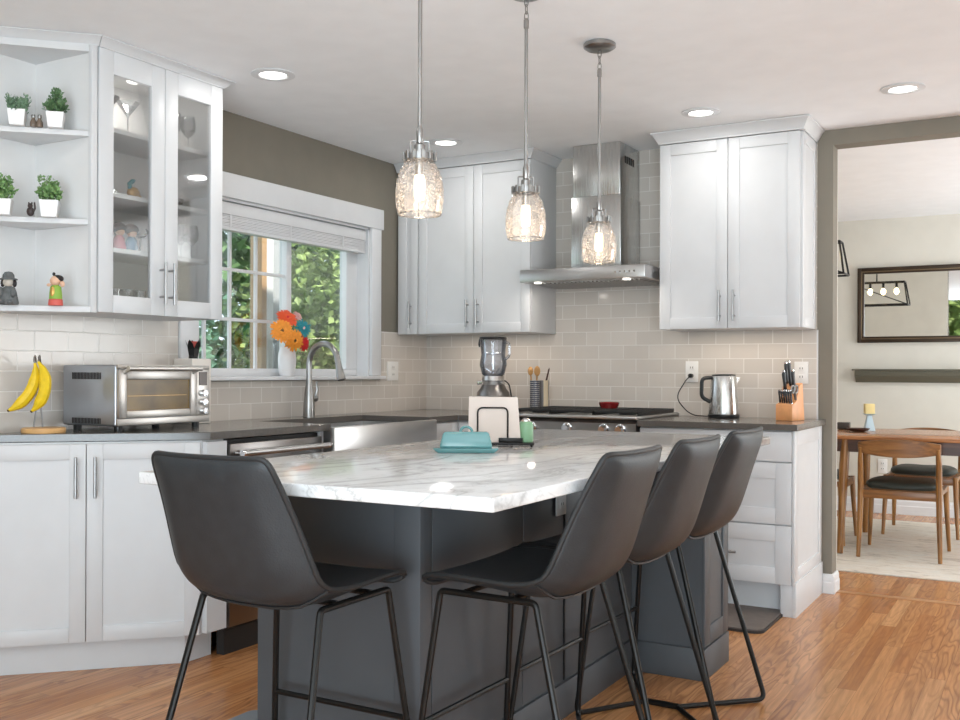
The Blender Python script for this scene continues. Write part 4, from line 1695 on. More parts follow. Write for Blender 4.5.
# dwarf figurine (grey, seated, with a brimmed hat)
DF = thing('figurine', 'grey stone figurine in brimmed hat on bottom corner shelf', 'figurine', (-3.343, 2.362, 1.3865), 35)
mb = MB()
mb.lathe([(0.034, 0), (0.036, 0.006), (0.031, 0.03), (0.027, 0.05), (0.019, 0.063), (0.010, 0.068)], seg=20, sy=.8)
mb.ball((-.022, -.018, .045), (.011, .010, .020), 10, 8)
mb.ball((.022, -.018, .045), (.011, .010, .020), 10, 8)
mb.ball((-.015, -.026, .008), (.012, .012, .008), 10, 8)
mb.ball((.015, -.026, .008), (.012, .012, .008), 10, 8)
mb.build('body', 'stone', DF)
mb = MB()
mb.ball((0, -.004, .083), (.019, .017, .018), 14, 10)
mb.build('head', 'stonelight', DF)
mb = MB()
mb.ball((-.021, 0, .078), (.008, .009, .014), 10, 8)
mb.ball((.021, 0, .078), (.008, .009, .014), 10, 8)
mb.build('hair', 'hair', DF)
mb = MB()
mb.lathe([(0.031, 0), (0.031, 0.004), (0.021, 0.007), (0.020, 0.018), (0.013, 0.028), (0.0, 0.031)], (0, -.002, .091), 20, True, False)
mb.build('hat', 'stone', DF)

# painted child figurine
CF = thing('figurine', 'painted figurine in green vest and coral skirt, bottom shelf', 'figurine', (-3.232, 2.478, 1.3865), 35)
mb = MB()
mb.lathe([(0.026, 0), (0.027, 0.004), (0.025, 0.022), (0.022, 0.024)], seg=18, sy=.8)
mb.build('skirt', 'redpaint', CF)
mb = MB()
mb.lathe([(0.024, 0), (0.023, 0.02), (0.020, 0.045), (0.011, 0.053)], (0, 0, .024), 18, sy=.8)
mb.build('vest', 'limepaint', CF)
mb = MB()
mb.ball((-.006, -.015, .05), (.009, .006, .020), 10, 8)
mb.build('apron', 'gold', CF)
mb = MB()
mb.ball((0, -.003, .092), (.020, .018, .019), 14, 10)
mb.ball((-.021, -.010, .076), (.009, .007, .006), 8, 6)
mb.ball((.026, -.006, .080), (.009, .007, .012), 8, 6)
mb.build('head', 'skin', CF)
mb = MB()
mb.ball((.007, .003, .100), (.021, .019, .015), 14, 10)
mb.ball((-.006, -.002, .117), (.006, .006, .007), 8, 6)
mb.build('hair', 'hair', CF)

# ---- contents of the glass cabinet
def goblet(label, x, y, z, kind, grp):
    if kind == 'tumbler':
        pr = [(0.022, 0), (0.024, 0.002), (0.028, 0.085), (0.0265, 0.085), (0.023, 0.006), (0, 0.006)]
        nm, cat = 'drinking_glass', 'glass'
    elif kind == 'martini':
        pr = [(0.0, 0), (0.032, 0.001), (0.006, 0.006), (0.003, 0.02), (0.003, 0.085), (0.010, 0.095), (0.048, 0.145), (0.046, 0.145), (0.008, 0.098), (0, 0.095)]
        nm, cat = 'martini_glass', 'glass'
    elif kind == 'wine':
        pr = [(0.0, 0), (0.030, 0.001), (0.005, 0.006), (0.003, 0.02), (0.003, 0.06), (0.014, 0.068), (0.030, 0.09), (0.033, 0.11), (0.028, 0.15), (0.0265, 0.15), (0.031, 0.11), (0.028, 0.092), (0, 0.07)]
        nm, cat = 'wine_glass', 'glass'
    else:
        pr = [(0.02, 0), (0.045, 0.004), (0.058, 0.035), (0.056, 0.036), (0.043, 0.008), (0, 0.006)]
        nm, cat = 'glass_bowl', 'bowl'
    mb = MB()
    mb.lathe(pr, (0, 0, 0), 18, kind != 'martini' and kind != 'wine', False)
    o = mb.build(nm, 'drinkglass', loc=(x, y, z + .0008))
    tag(o, label, cat, grp)
    return o


def cabpos(lx, ly):
    return XL - ly, 2.603 + lx


# left door bottom: tumblers
for lx, ly in ((0.14, -.16), (0.20, -.16), (0.26, -.16), (0.32, -.16), (0.16, -.25), (0.225, -.25), (0.29, -.25)):
    x, y = cabpos(lx, ly)
    goblet('clear tumbler among the glasses on the glass cabinet floor', x, y, 1.386, 'tumbler', 'tumblers on the glass cabinet floor')
for lx, ly, lab in ((0.165, -.20, 'martini glass on top tier behind left glass door, left of two'), (0.268, -.20, 'martini glass on top tier behind left glass door, right of two')):
    x, y = cabpos(lx, ly)
    goblet(lab, x, y, 2.098, 'martini', 'martini glasses on the top tier')
for lx, ly in ((0.42, -.22), (0.50, -.22), (0.58, -.22)):
    x, y = cabpos(lx, ly)
    goblet('clear wine glass on top tier behind the right glass door', x, y, 2.098, 'wine', 'wine glasses behind the right door, top tier')
for lx, ly in ((0.47, -.22), (0.54, -.22), (0.60, -.22)):
    x, y = cabpos(lx, ly)
    goblet('clear wine glass on lower tier behind the right glass door', x, y, 1.628, 'wine', 'wine glasses behind the right door, lower tier')
x, y = cabpos(0.50, -.2)
goblet('clear glass bowl behind the right glass door', x, y, 1.8455, 'bowl', 'bowls in the glass cabinet')
mb = MB()
mb.lathe([(0.032, 0), (0.033, 0.19), (0.026, 0.205), (0.0, 0.207)], seg=18, cap1=False)
tag(mb.build('canister', 'steeldark', loc=(XL + .2, 2.603 + .50, 1.3868)), 'grey metal canister at the bottom behind right glass door', 'canister')


def doll(label, lx, ly, z, dress):
    x, y = cabpos(lx, ly)
    t = thing('doll', label, 'doll', (x, y, z + .0005), 90, 'dolls in the glass cabinet')
    mb = MB()
    mb.lathe([(0.026, 0), (0.028, 0.01), (0.020, 0.05), (0.011, 0.062)], seg=16)
    mb.build('dress', dress, t)
    mb = MB()
    mb.ball((0, -.004, .078), (.020, .019, .020), 12, 8)
    mb.build('head', 'skin', t)
    mb = MB()
    mb.ball((0, .003, .092), (.033, .028, .024), 14, 8)
    mb.build('hair', 'hair', t)


doll('small doll in pink dress with round black hair', 0.200, -.23, 1.628, 'pink')
doll('small doll in blue dress with round black hair', 0.262, -.23, 1.628, 'bluepaint')
x, y = cabpos(0.335, -.20)
OT = thing('ornament', 'black bird-like ornament beside the dolls in glass cabinet', 'ornament', (x, y, 1.6285), 90)
mb = MB()
mb.lathe([(0.018, 0), (0.018, .004), (0.004, .008), (0.004, .07)], seg=12)
mb.tube([(-.04, 0, .078), (-.01, 0, .075), (.02, 0, .078), (.04, 0, .095), (.03, 0, .108)], .007, 8, radii=[.005, .009, .007, .005, .003])
mb.build('body', 'blackplastic', OT)
x, y = cabpos(0.275, -.22)
OT = thing('ornament', 'gold and teal bird ornament on upper tier of glass cabinet', 'ornament', (x, y, 1.846), 90)
mb = MB()
mb.ball((0.005, 0, .028), (.030, .020, .024), 14, 8)
mb.tube([(.02, 0, .02), (.045, 0, .010), (.062, 0, .004)], .006, 8, radii=[.012, .007, .002])
mb.build('body', 'gold', OT)
mb = MB()
mb.tube([(-.012, 0, .042), (-.016, 0, .062), (0, 0, .074), (.012, 0, .082)], .008, 8, radii=[.009, .009, .010, .004])
mb.build('head', 'tealpetal', OT)

# ---- banana stand with two bananas
BS = thing('banana_stand', 'wire banana hanger on a round wooden base', 'banana stand', (-3.36, 2.525, CT + .0005), 45)
mb = MB()
mb.lathe([(0.078, 0), (0.080, 0.004), (0.080, 0.016), (0.076, 0.020), (0.0, 0.020)], seg=36, cap1=False)
mb.build('base', 'bamboo', BS)
mb = MB()
hk = -.026
for s in (-1, 1):
    mb.tube([(hk + s * .016, .045, .018), (hk + s * .010, .052, .08), (hk + s * .008, .050, .18), (hk + s * .008, .040, .272), (hk + s * .008, .018, .296), (hk + s * .008, -.002, .290), (hk + s * .008, -.010, .272)], .0032, 8)
mb.tube([(hk - .008, -.010, .272), (hk, -.012, .266), (hk + .008, -.010, .272)], .0032, 8)
mb.build('wire_hook', 'nickel', BS)


def banana(label, loc, rz, a0, a1, L=0.185):
    t = thing('banana', label, 'banana', loc, rz, 'bananas on the hanger')
    pts, rad = [], []
    n = 16
    for i in range(n + 1):
        f = i / n
        a = R(a0 + (a1 - a0) * f)
        pts.append(Vector((0, 0, 0)) if i == 0 else pts[-1] + Vector((-math.sin(a), 0, -math.cos(a))) * (L / n))
        rad.append(0.005 if f < .05 else (0.007 if f < .1 else 0.0215 * min(1, .5 + (f - .1) * 2.4) * (1 if f < .78 else max(.25, 1 - (f - .78) * 3.5))))
    mb = MB()
    mb.tube(pts, .01, 9, radii=rad)
    mb.build('peel', 'banana', t)
    mb = MB()
    mb.tube([pts[-1], pts[-1] + (pts[-1] - pts[-2]).normalized() * .006], .005, 8)
    mb.build('tip', 'brown', t)


# they hang in front of the hook, curving to the left
banana('ripe banana on the hanger, left of the pair', (-3.350, 2.478, CT + .268), 52, -14, 62, 0.215)
banana('ripe banana on the hanger, right of the pair', (-3.330, 2.478, CT + .272), 40, -38, 46, 0.205)

# ---- toaster oven
TO = thing('toaster_oven', 'stainless countertop toaster oven with glass door', 'toaster oven', (XL + .042, 2.685, CT + .0005), 90)
W_, D_, H_ = 0.487, 0.328, 0.262
mb = MB()
mb.box(0, W_, -D_ + .02, 0, 0.022, H_, 0.008, 3)
mb.build('body', 'steelblue', TO)
for x in (0.04, W_ - .04):
    for y in (-.04, -D_ + .05):
        mb = MB()
        mb.cyl((x, y, 0), (x, y, .0225), .016, 12)
        mb.build('foot', 'blackplastic', TO)
mb = MB()
fy = -D_ + .0195
mb.box(0.0, W_, fy - .012, fy, 0.024, 0.052, 0.003)
mb.box(0.0, W_, fy - .012, fy, H_ - .016, H_, 0.003)
mb.box(W_ - .075, W_, fy - .012, fy, 0.052, H_ - .016, 0.003)
mb.build('front_frame', 'satin', TO)
dw = W_ - .08
mb = MB()
mb.box(0.002, 0.040, fy - .018, fy - .001, 0.054, H_ - .018, 0.003)
mb.box(dw - .034, dw, fy - .018, fy - .001, 0.054, H_ - .018, 0.003)
mb.box(0.040, dw - .034, fy - .018, fy - .001, H_ - .058, H_ - .018, 0.003)
mb.box(0.040, dw - .034, fy - .018, fy - .001, 0.054, 0.082, 0.003)
dr_ = mb.build('door', 'satin', TO)
mb = MB()
mb.box(0.038, dw - .032, fy - .010, fy - .006, 0.080, H_ - .056)
mb.build('door_glass', 'ovenglass', dr_, smooth=False)
mb = MB()
mb.box(0.05, dw - .05, fy - .0115, fy - .0102, 0.139, 0.1405)
mb.build('rack', 'gold', dr_, smooth=False)
mb = MB()
mb.tube([(0.016, fy - .052, H_ - .014), (dw - .006, fy - .052, H_ - .014)], .010, 12)
for x in (0.028, dw - .02):
    mb.cyl((x, fy - .016, H_ - .03), (x, fy - .052, H_ - .014), .008, 8)
mb.build('handle', 'satin', dr_)
mb = MB()
mb.box(W_ - .062, W_ - .016, fy - .0145, fy - .012, 0.178, 0.235, 0.001)
mb.build('display', 'screen', TO, smooth=False)
for z in (0.145, 0.108, 0.07):
    mb = MB()
    mb.tube([(W_ - .039, fy - .012, z), (W_ - .039, fy - .03, z)], .0145, 18)
    mb.box(W_ - .041, W_ - .037, fy - .034, fy - .03, z - .013, z + .013, 0.0005)
    mb.build('knob', 'chrome', TO)
mb = MB()
for z0_, z1_ in ((0.205, 0.232), (0.030, 0.052)):
    for i in range(20):
        y = -0.225 + i * 0.0085
        mb.box(-.0015, 0.001, y, y + .0045, z0_, z1_)
mb.build('side_vent', 'darkgap', TO, smooth=False)

# ---- white box behind and tulip cup on it
WB = thing('white_appliance', 'slim white box standing against wall right of toaster oven', 'appliance', (XL + .02, 3.290, CT + .0005), 90)
mb = MB()
mb.box(0, 0.118, -0.12, 0, 0, 0.295, 0.006)
mb.build('body', 'cream', WB)
mb = MB()
mb.tube(rounded([(0.116, -.06, .006), (0.16, -.07, .004), (0.16, -.03, .03), (0.116, -.03, .05)], .012, 4), .0035, 8)
mb.build('cord', 'cream', WB)
TC = thing('tulip_cup', 'black tulip-shaped cup with red inside on white box', 'cup', (XL + .085, 3.350, CT + .2962))
mb = MB()
mb.lathe([(0.020, 0), (0.021, 0.004), (0.018, 0.02), (0.0, 0.02)], seg=16, cap1=False)
for a in range(0, 360, 72):
    c0, s0 = math.cos(R(a)), math.sin(R(a))
    px, py = -s0, c0
    v = []
    for r, z, ww in ((.017, .008, .012), (.022, .045, .017), (.030, .068, .012), (.036, .084, .002)):
        for s in (-1, 1):
            v.append((c0 * r + px * ww * s, s0 * r + py * ww * s, z))
    mb.poly(v, [(0, 1, 3, 2), (2, 3, 5, 4), (4, 5, 7, 6)])
mb.build('cup', 'blackplastic', TC, smooth=False)
mb = MB()
mb.lathe([(0.013, 0.01), (0.019, .05), (0.024, 0.078), (0.016, 0.070), (0.0, 0.062)], seg=14, cap1=False)
mb.build('inner_petals', 'redpaint', TC)

# ================================================================== BACK WORKTOP ITEMS
BD = thing('blender', 'countertop blender with clear jar in the back corner', 'blender', (-2.815, 5.10, CT + .0005))
mb = MB()
mb.prism([(-.10, -.10), (.10, -.10), (.10, .10), (-.10, .10)], 0, .10, 0.012, seg=3)
mb.lathe([(0.098, .09), (0.095, 0.12), (0.075, 0.145), (0.066, 0.165)], seg=28)
mb.build('motor_base', 'steeldark', BD)
mb = MB()
mb.lathe([(0.058, .166), (0.060, .185), (0.066, .19), (0.062, .215)], seg=24)
mb.build('collar', 'steel', BD)
mb = MB()
mb.lathe([(0.055, .2155), (0.066, .225), (0.080, .28), (0.076, .31), (0.070, .335), (0.079, .425), (0.077, .425), (0.067, .335), (0.076, .28), (0.062, .23), (0.0, .22)], seg=30, cap1=False)
mb.build('jar', 'jarglass', BD)
mb = MB()
mb.lathe([(0.055, .34), (0.066, .343), (0.066, .348), (0.055, .351)], seg=24, cap0=False, cap1=False)
for a in (30, 150, 270):
    mb.tube([(.018 * math.cos(R(a)), .018 * math.sin(R(a)), .235), (.045 * math.cos(R(a + 40)), .045 * math.sin(R(a + 40)), .26)], .004, 6)
mb.cyl((0, 0, .222), (0, 0, .33), .006, 8)
mb.build('blades', 'chrome', BD)
mb = MB()
mb.lathe([(0.080, .4255), (0.082, .43), (0.080, .440), (0.0, .441)], seg=26, cap1=False)
mb.tube([(-.07, 0, .432), (-.088, 0, .428), (-.092, 0, .40), (-.088, 0, .385)], .008, 8)
mb.build('lid', 'blackplastic', BD)
mb = MB()
mb.tube(rounded([(.070, 0, .412), (.105, 0, .405), (.105, 0, .33), (.075, 0, .31)], .02, 4), .008, 8)
mb.build('jar_handle', 'jarglass', BD)
for s in (-1, 1):
    mb = MB()
    mb.cyl((s * .06, -.02, .178), (s * .088, -.03, .176), .011, 10)
    mb.build('latch', 'chrome', BD)
mb = MB()
mb.tube(rounded([(.075, .0, .19), (.11, -.01, .17), (.125, -.01, .10), (.128, 0, .005), (.125, .20, .005)], .05, 6), .004, 8)
mb.build('cord', 'blackplastic', BD)


def crock(label, loc, mat, r, h, grp='utensil crocks on the back worktop'):
    mb = MB()
    mb.lathe([(r, 0), (r, h), (r - .004, h), (r - .004, .008), (0, .008)], seg=32, cap1=False)
    o = mb.build('utensil_crock', mat, loc=loc)
    tag(o, label, 'crock', grp)


# they stand in the gap between blender and range
crock('navy dotted utensil crock holding wooden spoons', (-2.636, 5.28, CT + .0005), 'dotted', 0.029, 0.190)
crock('beige and grey striped utensil crock beside the range', (-2.620, 5.355, CT + .0005), 'striped', 0.034, 0.190)


def utensil(name, label, base, top, mat, headr, cat='spoon'):
    t = thing(name, label, cat, (0, 0, 0), 0, 'utensils in the crocks')
    b, e = Vector(base), Vector(top)
    d = (e - b).normalized()
    mb = MB()
    mb.tube([b, e - d * headr], .005, 8)
    mb.build('handle', mat, t)
    if headr > 0.0:
        q = d.to_track_quat('Z', 'X').to_matrix().to_4x4()
        mb = MB()
        yaw = Matrix.Rotation(R(29.65), 4, 'Z')
        mb.ball((0, 0, 0), (headr * .62, .008, headr), 14, 10, Matrix.Translation(e) @ yaw)
        mb.build('bowl', mat, t)
    return t


utensil('wooden_spoon', 'wooden spoon leaning left in the dotted crock', (-2.645, 5.285, CT + .012), (-2.662, 5.275, CT + .245), 'spoon', 0.026)
utensil('wooden_spoon', 'upright wooden spoon with larger head in dotted crock', (-2.628, 5.272, CT + .012), (-2.616, 5.270, CT + .245), 'spoon', 0.030)
utensil('spatula', 'dark wooden spatula leaning right from the striped crock', (-2.645, 5.355, CT + .012), (-2.577, 5.35, CT + .262), 'darkwood', 0.004, 'spatula')

# kettle
KT = thing('electric_kettle', 'brushed steel electric kettle with black handle', 'kettle', (-1.515, 5.27, CT + .0005))
mb = MB()
mb.lathe([(0.080, 0), (0.082, 0.004), (0.082, 0.016), (0.078, 0.020)], seg=32)
mb.build('base', 'blackplastic', KT)
mb = MB()
mb.lathe([(0.078, 0.0205), (0.079, 0.03), (0.071, 0.13), (0.066, 0.215), (0.063, 0.222)], seg=40)
mb.build('body', 'steelv', KT)
mb = MB()
mb.lathe([(0.062, 0.2225), (0.062, 0.228), (0.045, 0.232), (0.0, 0.233)], seg=32, cap1=False)
mb.build('lid', 'blackplastic', KT)
mb = MB()
K1 = Vector((math.cos(R(29.65)), math.sin(R(29.65)), 0))
mb.tube(rounded([-K1 * .060 + Vector((0, 0, .214)), -K1 * .115 + Vector((0, 0, .21)), -K1 * .118 + Vector((0, 0, .11)), -K1 * .072 + Vector((0, 0, .085))], .04, 8), .0105, 10, flat=1.4)
mb.build('handle', 'blackplastic', KT)
mb = MB()
a, b = K1 * .062, K1 * .088
pp = Vector((-K1.y, K1.x, 0)) * .018
mb.poly([a + pp + Vector((0, 0, .175)), a - pp + Vector((0, 0, .175)), a + pp + Vector((0, 0, .217)), a - pp + Vector((0, 0, .217)), b + Vector((0, 0, .216))],
        [(0, 1, 4), (0, 4, 2), (1, 3, 4), (2, 4, 3), (0, 2, 3, 1)])
mb.build('spout', 'steelv', KT)
mb = MB()
mb.tube(rounded([(-1.742 + 1.515, YB - .028 - 5.27, .222), (-.25, YB - .04 - 5.27, .20), (-.30, .10, .10), (-.20, .06, .006), (-.075, .01, .006)], .07, 8), .003, 8)
mb.build('power_cord', 'blackplastic', KT)
mb = MB()
mb.cyl((-1.742 + 1.515, YB - .0185 - 5.27, .222), (-1.742 + 1.515, YB - .045 - 5.27, .222), .012, 12)
mb.build('plug', 'blackplastic', KT)

# knife block with knives
KB = thing('knife_block', 'light wood knife block at the right end of worktop', 'knife block', (-1.150, 5.19, CT + .0005), 75)
mb = MB()
# side profile in x (block leans so that the handles point up and left)
mb.prism([(-.070, 0), (.062, 0), (.040, .190), (.004, .175), (-.028, .095), (-.070, .080)], -0.045, 0.045, 0.003, axis='y')
mb.build('block', 'blockwood', KB)
rot = Matrix.Rotation(R(12), 4, 'Z')


def knife(label, p, d, L, r, grp='knives in the block', kind='knife'):
    t = thing(kind, label, kind, (-1.150, 5.19, CT + .0005), 75, grp)
    p = Vector(p)
    d = Vector(d).normalized()
    mb = MB()
    mb.tube([p, p + d * L * .1, p + d * L * .5, p + d * L * .9, p + d * L], r, 10, radii=[r * .8, r, r * .85, r * 1.1, r * .7], flat=.6)
    mb.build('handle', 'blackplastic', t)
    mb = MB()
    mb.tube([p - d * .004, p + d * .006], r * .8, 10, flat=.6)
    mb.tube([p + d * (L - .002), p + d * (L + .005)], r * .9, 10, flat=.6)
    mb.build('bolster', 'chrome', t)
    return t


up1 = (-.45, 0, 1)
for i, y in enumerate((-.036, -.022, -.008, .006, .020, .034)):
    knife('small black steak knife in the front row of the block', (-.058 + .003 * i, y, .090), (-.22, 0, 1), .062, .0075)
for i, (x, y, z, L, lab) in enumerate(((-.012, -.028, .140, .105, 'large knife with black handle, front left of the block top'),
                                       (.006, .002, .178, .110, 'large knife with black handle in middle of the block top'),
                                       (.022, .028, .188, .095, 'large knife with black handle at back of the block top'),
                                       (-.016, .018, .130, .110, 'medium knife with black handle beside the scissors'))):
    knife(lab, (x, y, z), (-.30, -.05, 1), L + .012, .0135)
SCS = thing('scissors', 'kitchen scissors with looped handles in the knife block', 'scissors', (-1.150, 5.19, CT + .0005), 75)
mb = MB()
for s in (-1, 1):
    c0 = Vector((-.055 + s * .018, -.050, .158))
    mb.tube([c0 + Vector((.014 * math.cos(R(a)), 0, .019 * math.sin(R(a)))) for a in range(0, 360, 30)], .0038, 8, closed=True)
mb.tube([(-.052, -.050, .140), (-.040, -.048, .105)], .006, 8)
mb.build('handles', 'nickel', SCS)

# ================================================================== ISLAND ITEMS
IK = 0.8955
BT_ = thing('butter_dish', 'teal covered butter dish on the island', 'butter dish', (-1.582, 2.694, IK), 29)
def frustum(mb, a0, b0, a1, b1, z0, z1, bev=.006):
    v = [(-a0, -b0, z0), (a0, -b0, z0), (a0, b0, z0), (-a0, b0, z0), (-a1, -b1, z1), (a1, -b1, z1), (a1, b1, z1), (-a1, b1, z1)]
    vs, fs = mb.poly(v, [(0, 3, 2, 1), (4, 5, 6, 7), (0, 1, 5, 4), (1, 2, 6, 5), (2, 3, 7, 6), (3, 0, 4, 7)])
    es = list({e for f in fs for e in f.edges})
    bmesh.ops.bevel(mb.bm, geom=es, offset=bev, segments=3, profile=.5, affect='EDGES')


mb = MB()
frustum(mb, .086, .040, .102, .052, 0, .014, .003)
mb.build('dish', 'teal', BT_)
mb = MB()
frustum(mb, .083, .037, .070, .028, .0145, .064, .008)
mb.build('lid', 'teal', BT_)
mb = MB()
mb.tube(arc((0, 0, .060), .019, 0, 180, 10, 'xz'), .0045, 8, flat=1.5)
mb.build('lid_handle', 'teal', BT_)

NH = thing('napkin_holder', 'black wire napkin holder tray on the island', 'napkin holder', (-1.634, 2.957, IK), 29.65)
mb = MB()
mb.box(-.10, .138, -.035, .04, .006, .014, .002)
for x in (-.09, .13):
    for y in (-.025, .03):
        mb.cyl((x, y, 0), (x, y, .007), .004, 8)
mb.build('tray', 'black', NH)
mb = MB()
mb.tube(rounded([(-.050, -.0305, .014), (-.050, -.0305, .130), (.050, -.0305, .130), (.050, -.0305, .014)], .018, 5), .0028, 8)
mb.tube(rounded([(-.050, .035, .014), (-.050, .035, .130), (.050, .035, .130), (.050, .035, .014)], .018, 5), .0028, 8)
mb.build('wire_frame', 'black', NH)
mb = MB()
mb.box(.02, .10, -.0345, -.030, .0145, .030, .001)
mb.build('front_plate', 'black', NH)
mb = MB()
for i in range(10):
    y = -.025 + i * .0052
    mb.prism([(-.082 + .001 * (i % 3), .0), (.094, .0), (.083, .150 - .0015 * (i % 2)), (-.079, .152)], y, y + .0046, axis='y')
o = mb.build('paper_napkins', 'paper', smooth=False)
o.location = (-1.634, 2.957, IK + .0145)
o.rotation_euler = (0, 0, R(29.65))
tag(o, 'stack of cream paper napkins upright in the wire holder', 'napkins', None, 'stuff')
GJ = thing('green_jar', 'mint green jar with silver knob on napkin tray', 'jar', (-1.634 + .112 * math.cos(R(29.65)), 2.957 + .112 * math.sin(R(29.65)), IK + .0145), 0)
mb = MB()
mb.lathe([(0.022, 0), (0.025, 0.006), (0.025, 0.056), (0.022, 0.066), (0.017, 0.069)], seg=26)
mb.build('body', 'green', GJ)
mb = MB()
mb.lathe([(0.016, 0.0695), (0.015, 0.074), (0.008, 0.080), (0.0, 0.081)], seg=18, cap1=False)
mb.build('lid', 'chrome', GJ)

# ================================================================== MATS
mb = MB()
def rrect(x0, x1, y0, y1, r, n=5):
    pts = []
    for cx, cy, a0 in ((x1 - r, y1 - r, 0), (x0 + r, y1 - r, 90), (x0 + r, y0 + r, 180), (x1 - r, y0 + r, 270)):
        for k in range(n + 1):
            a = R(a0 + 90 * k / n)
            pts.append((cx + r * math.cos(a), cy + r * math.sin(a)))
    return pts


MT = thing('floor_mat', 'grey-brown cushioned mat on the floor before the range', 'mat', (-1.575, 4.62, 0))
mb.prism(rrect(-.50, .475, -.19, .275, .05), 0.0005, .012)
mb.build('base', 'matedge', MT, smooth=False)
mb = MB()
mb.prism(rrect(-.493, .468, -.183, .268, .045), .0122, .016)
mb.build('surface', 'matgrey', MT, smooth=False)
MT = thing('floor_mat', 'grey mat on the floor between sink and island', 'mat', (-2.16, 2.1, 0))
mb = MB()
mb.prism(rrect(-.165, .165, -.5, .46, .04), 0.0005, .012)
mb.build('base', 'matedge', MT, smooth=False)
mb = MB()
mb.prism(rrect(-.158, .158, -.493, .453, .035), .0122, .016)
mb.build('surface', pmat('blue_grey_mat', srgb(120, 126, 132), .6, noise=.1), MT, smooth=False)

# ================================================================== DINING ROOM
mb = MB()
mb.box(-2.3, 1.2, 6.085, 8.35, 0.0005, 0.0085, 0.003)
tag(mb.build('rug', 'rug'), 'cream and grey distressed rug under the dining table', 'rug')

TX0, TX1, TY0, TY1, TZ = -1.30, 0.45, 6.63, 7.62, 0.752
TB = thing('dining_table', 'walnut dining table with tapered splayed legs', 'table', ((TX0 + TX1) / 2, (TY0 + TY1) / 2, 0))
cx_, cy_ = (TX0 + TX1) / 2, (TY0 + TY1) / 2
mb = MB()
mb.box(TX0 - cx_, TX1 - cx_, TY0 - cy_, TY1 - cy_, TZ - .024, TZ, .006)
mb.build('tabletop', 'tabletop', TB)
mb = MB()
ins = .06
mb.box(TX0 + ins - cx_, TX1 - ins - cx_, TY0 + ins - cy_, TY0 + ins + .02 - cy_, TZ - .105, TZ - .025)
mb.box(TX0 + ins - cx_, TX1 - ins - cx_, TY1 - ins - .02 - cy_, TY1 - ins - cy_, TZ - .105, TZ - .025)
mb.box(TX0 + ins - cx_, TX0 + ins + .02 - cx_, TY0 + ins - cy_, TY1 - ins - cy_, TZ - .105, TZ - .025)
mb.box(TX1 - ins - .02 - cx_, TX1 - ins - cx_, TY0 + ins - cy_, TY1 - ins - cy_, TZ - .105, TZ - .025)
mb.build('apron', 'tabledark', TB, smooth=False)
for sx in (-1, 1):
    for sy in (-1, 1):
        mb = MB()
        tx = sx * (cx_ - TX0 - .155)
        ty = sy * (cy_ - TY0 - .085)
        mb.tube([(tx, ty, TZ - .03), (tx + sx * .005, ty + sy * .02, TZ - .2), (tx + sx * .018, ty + sy * .075, 0.0108)], .02, 12, radii=[.030, .030, .018])
        mb.build('leg', 'walnutv', TB)


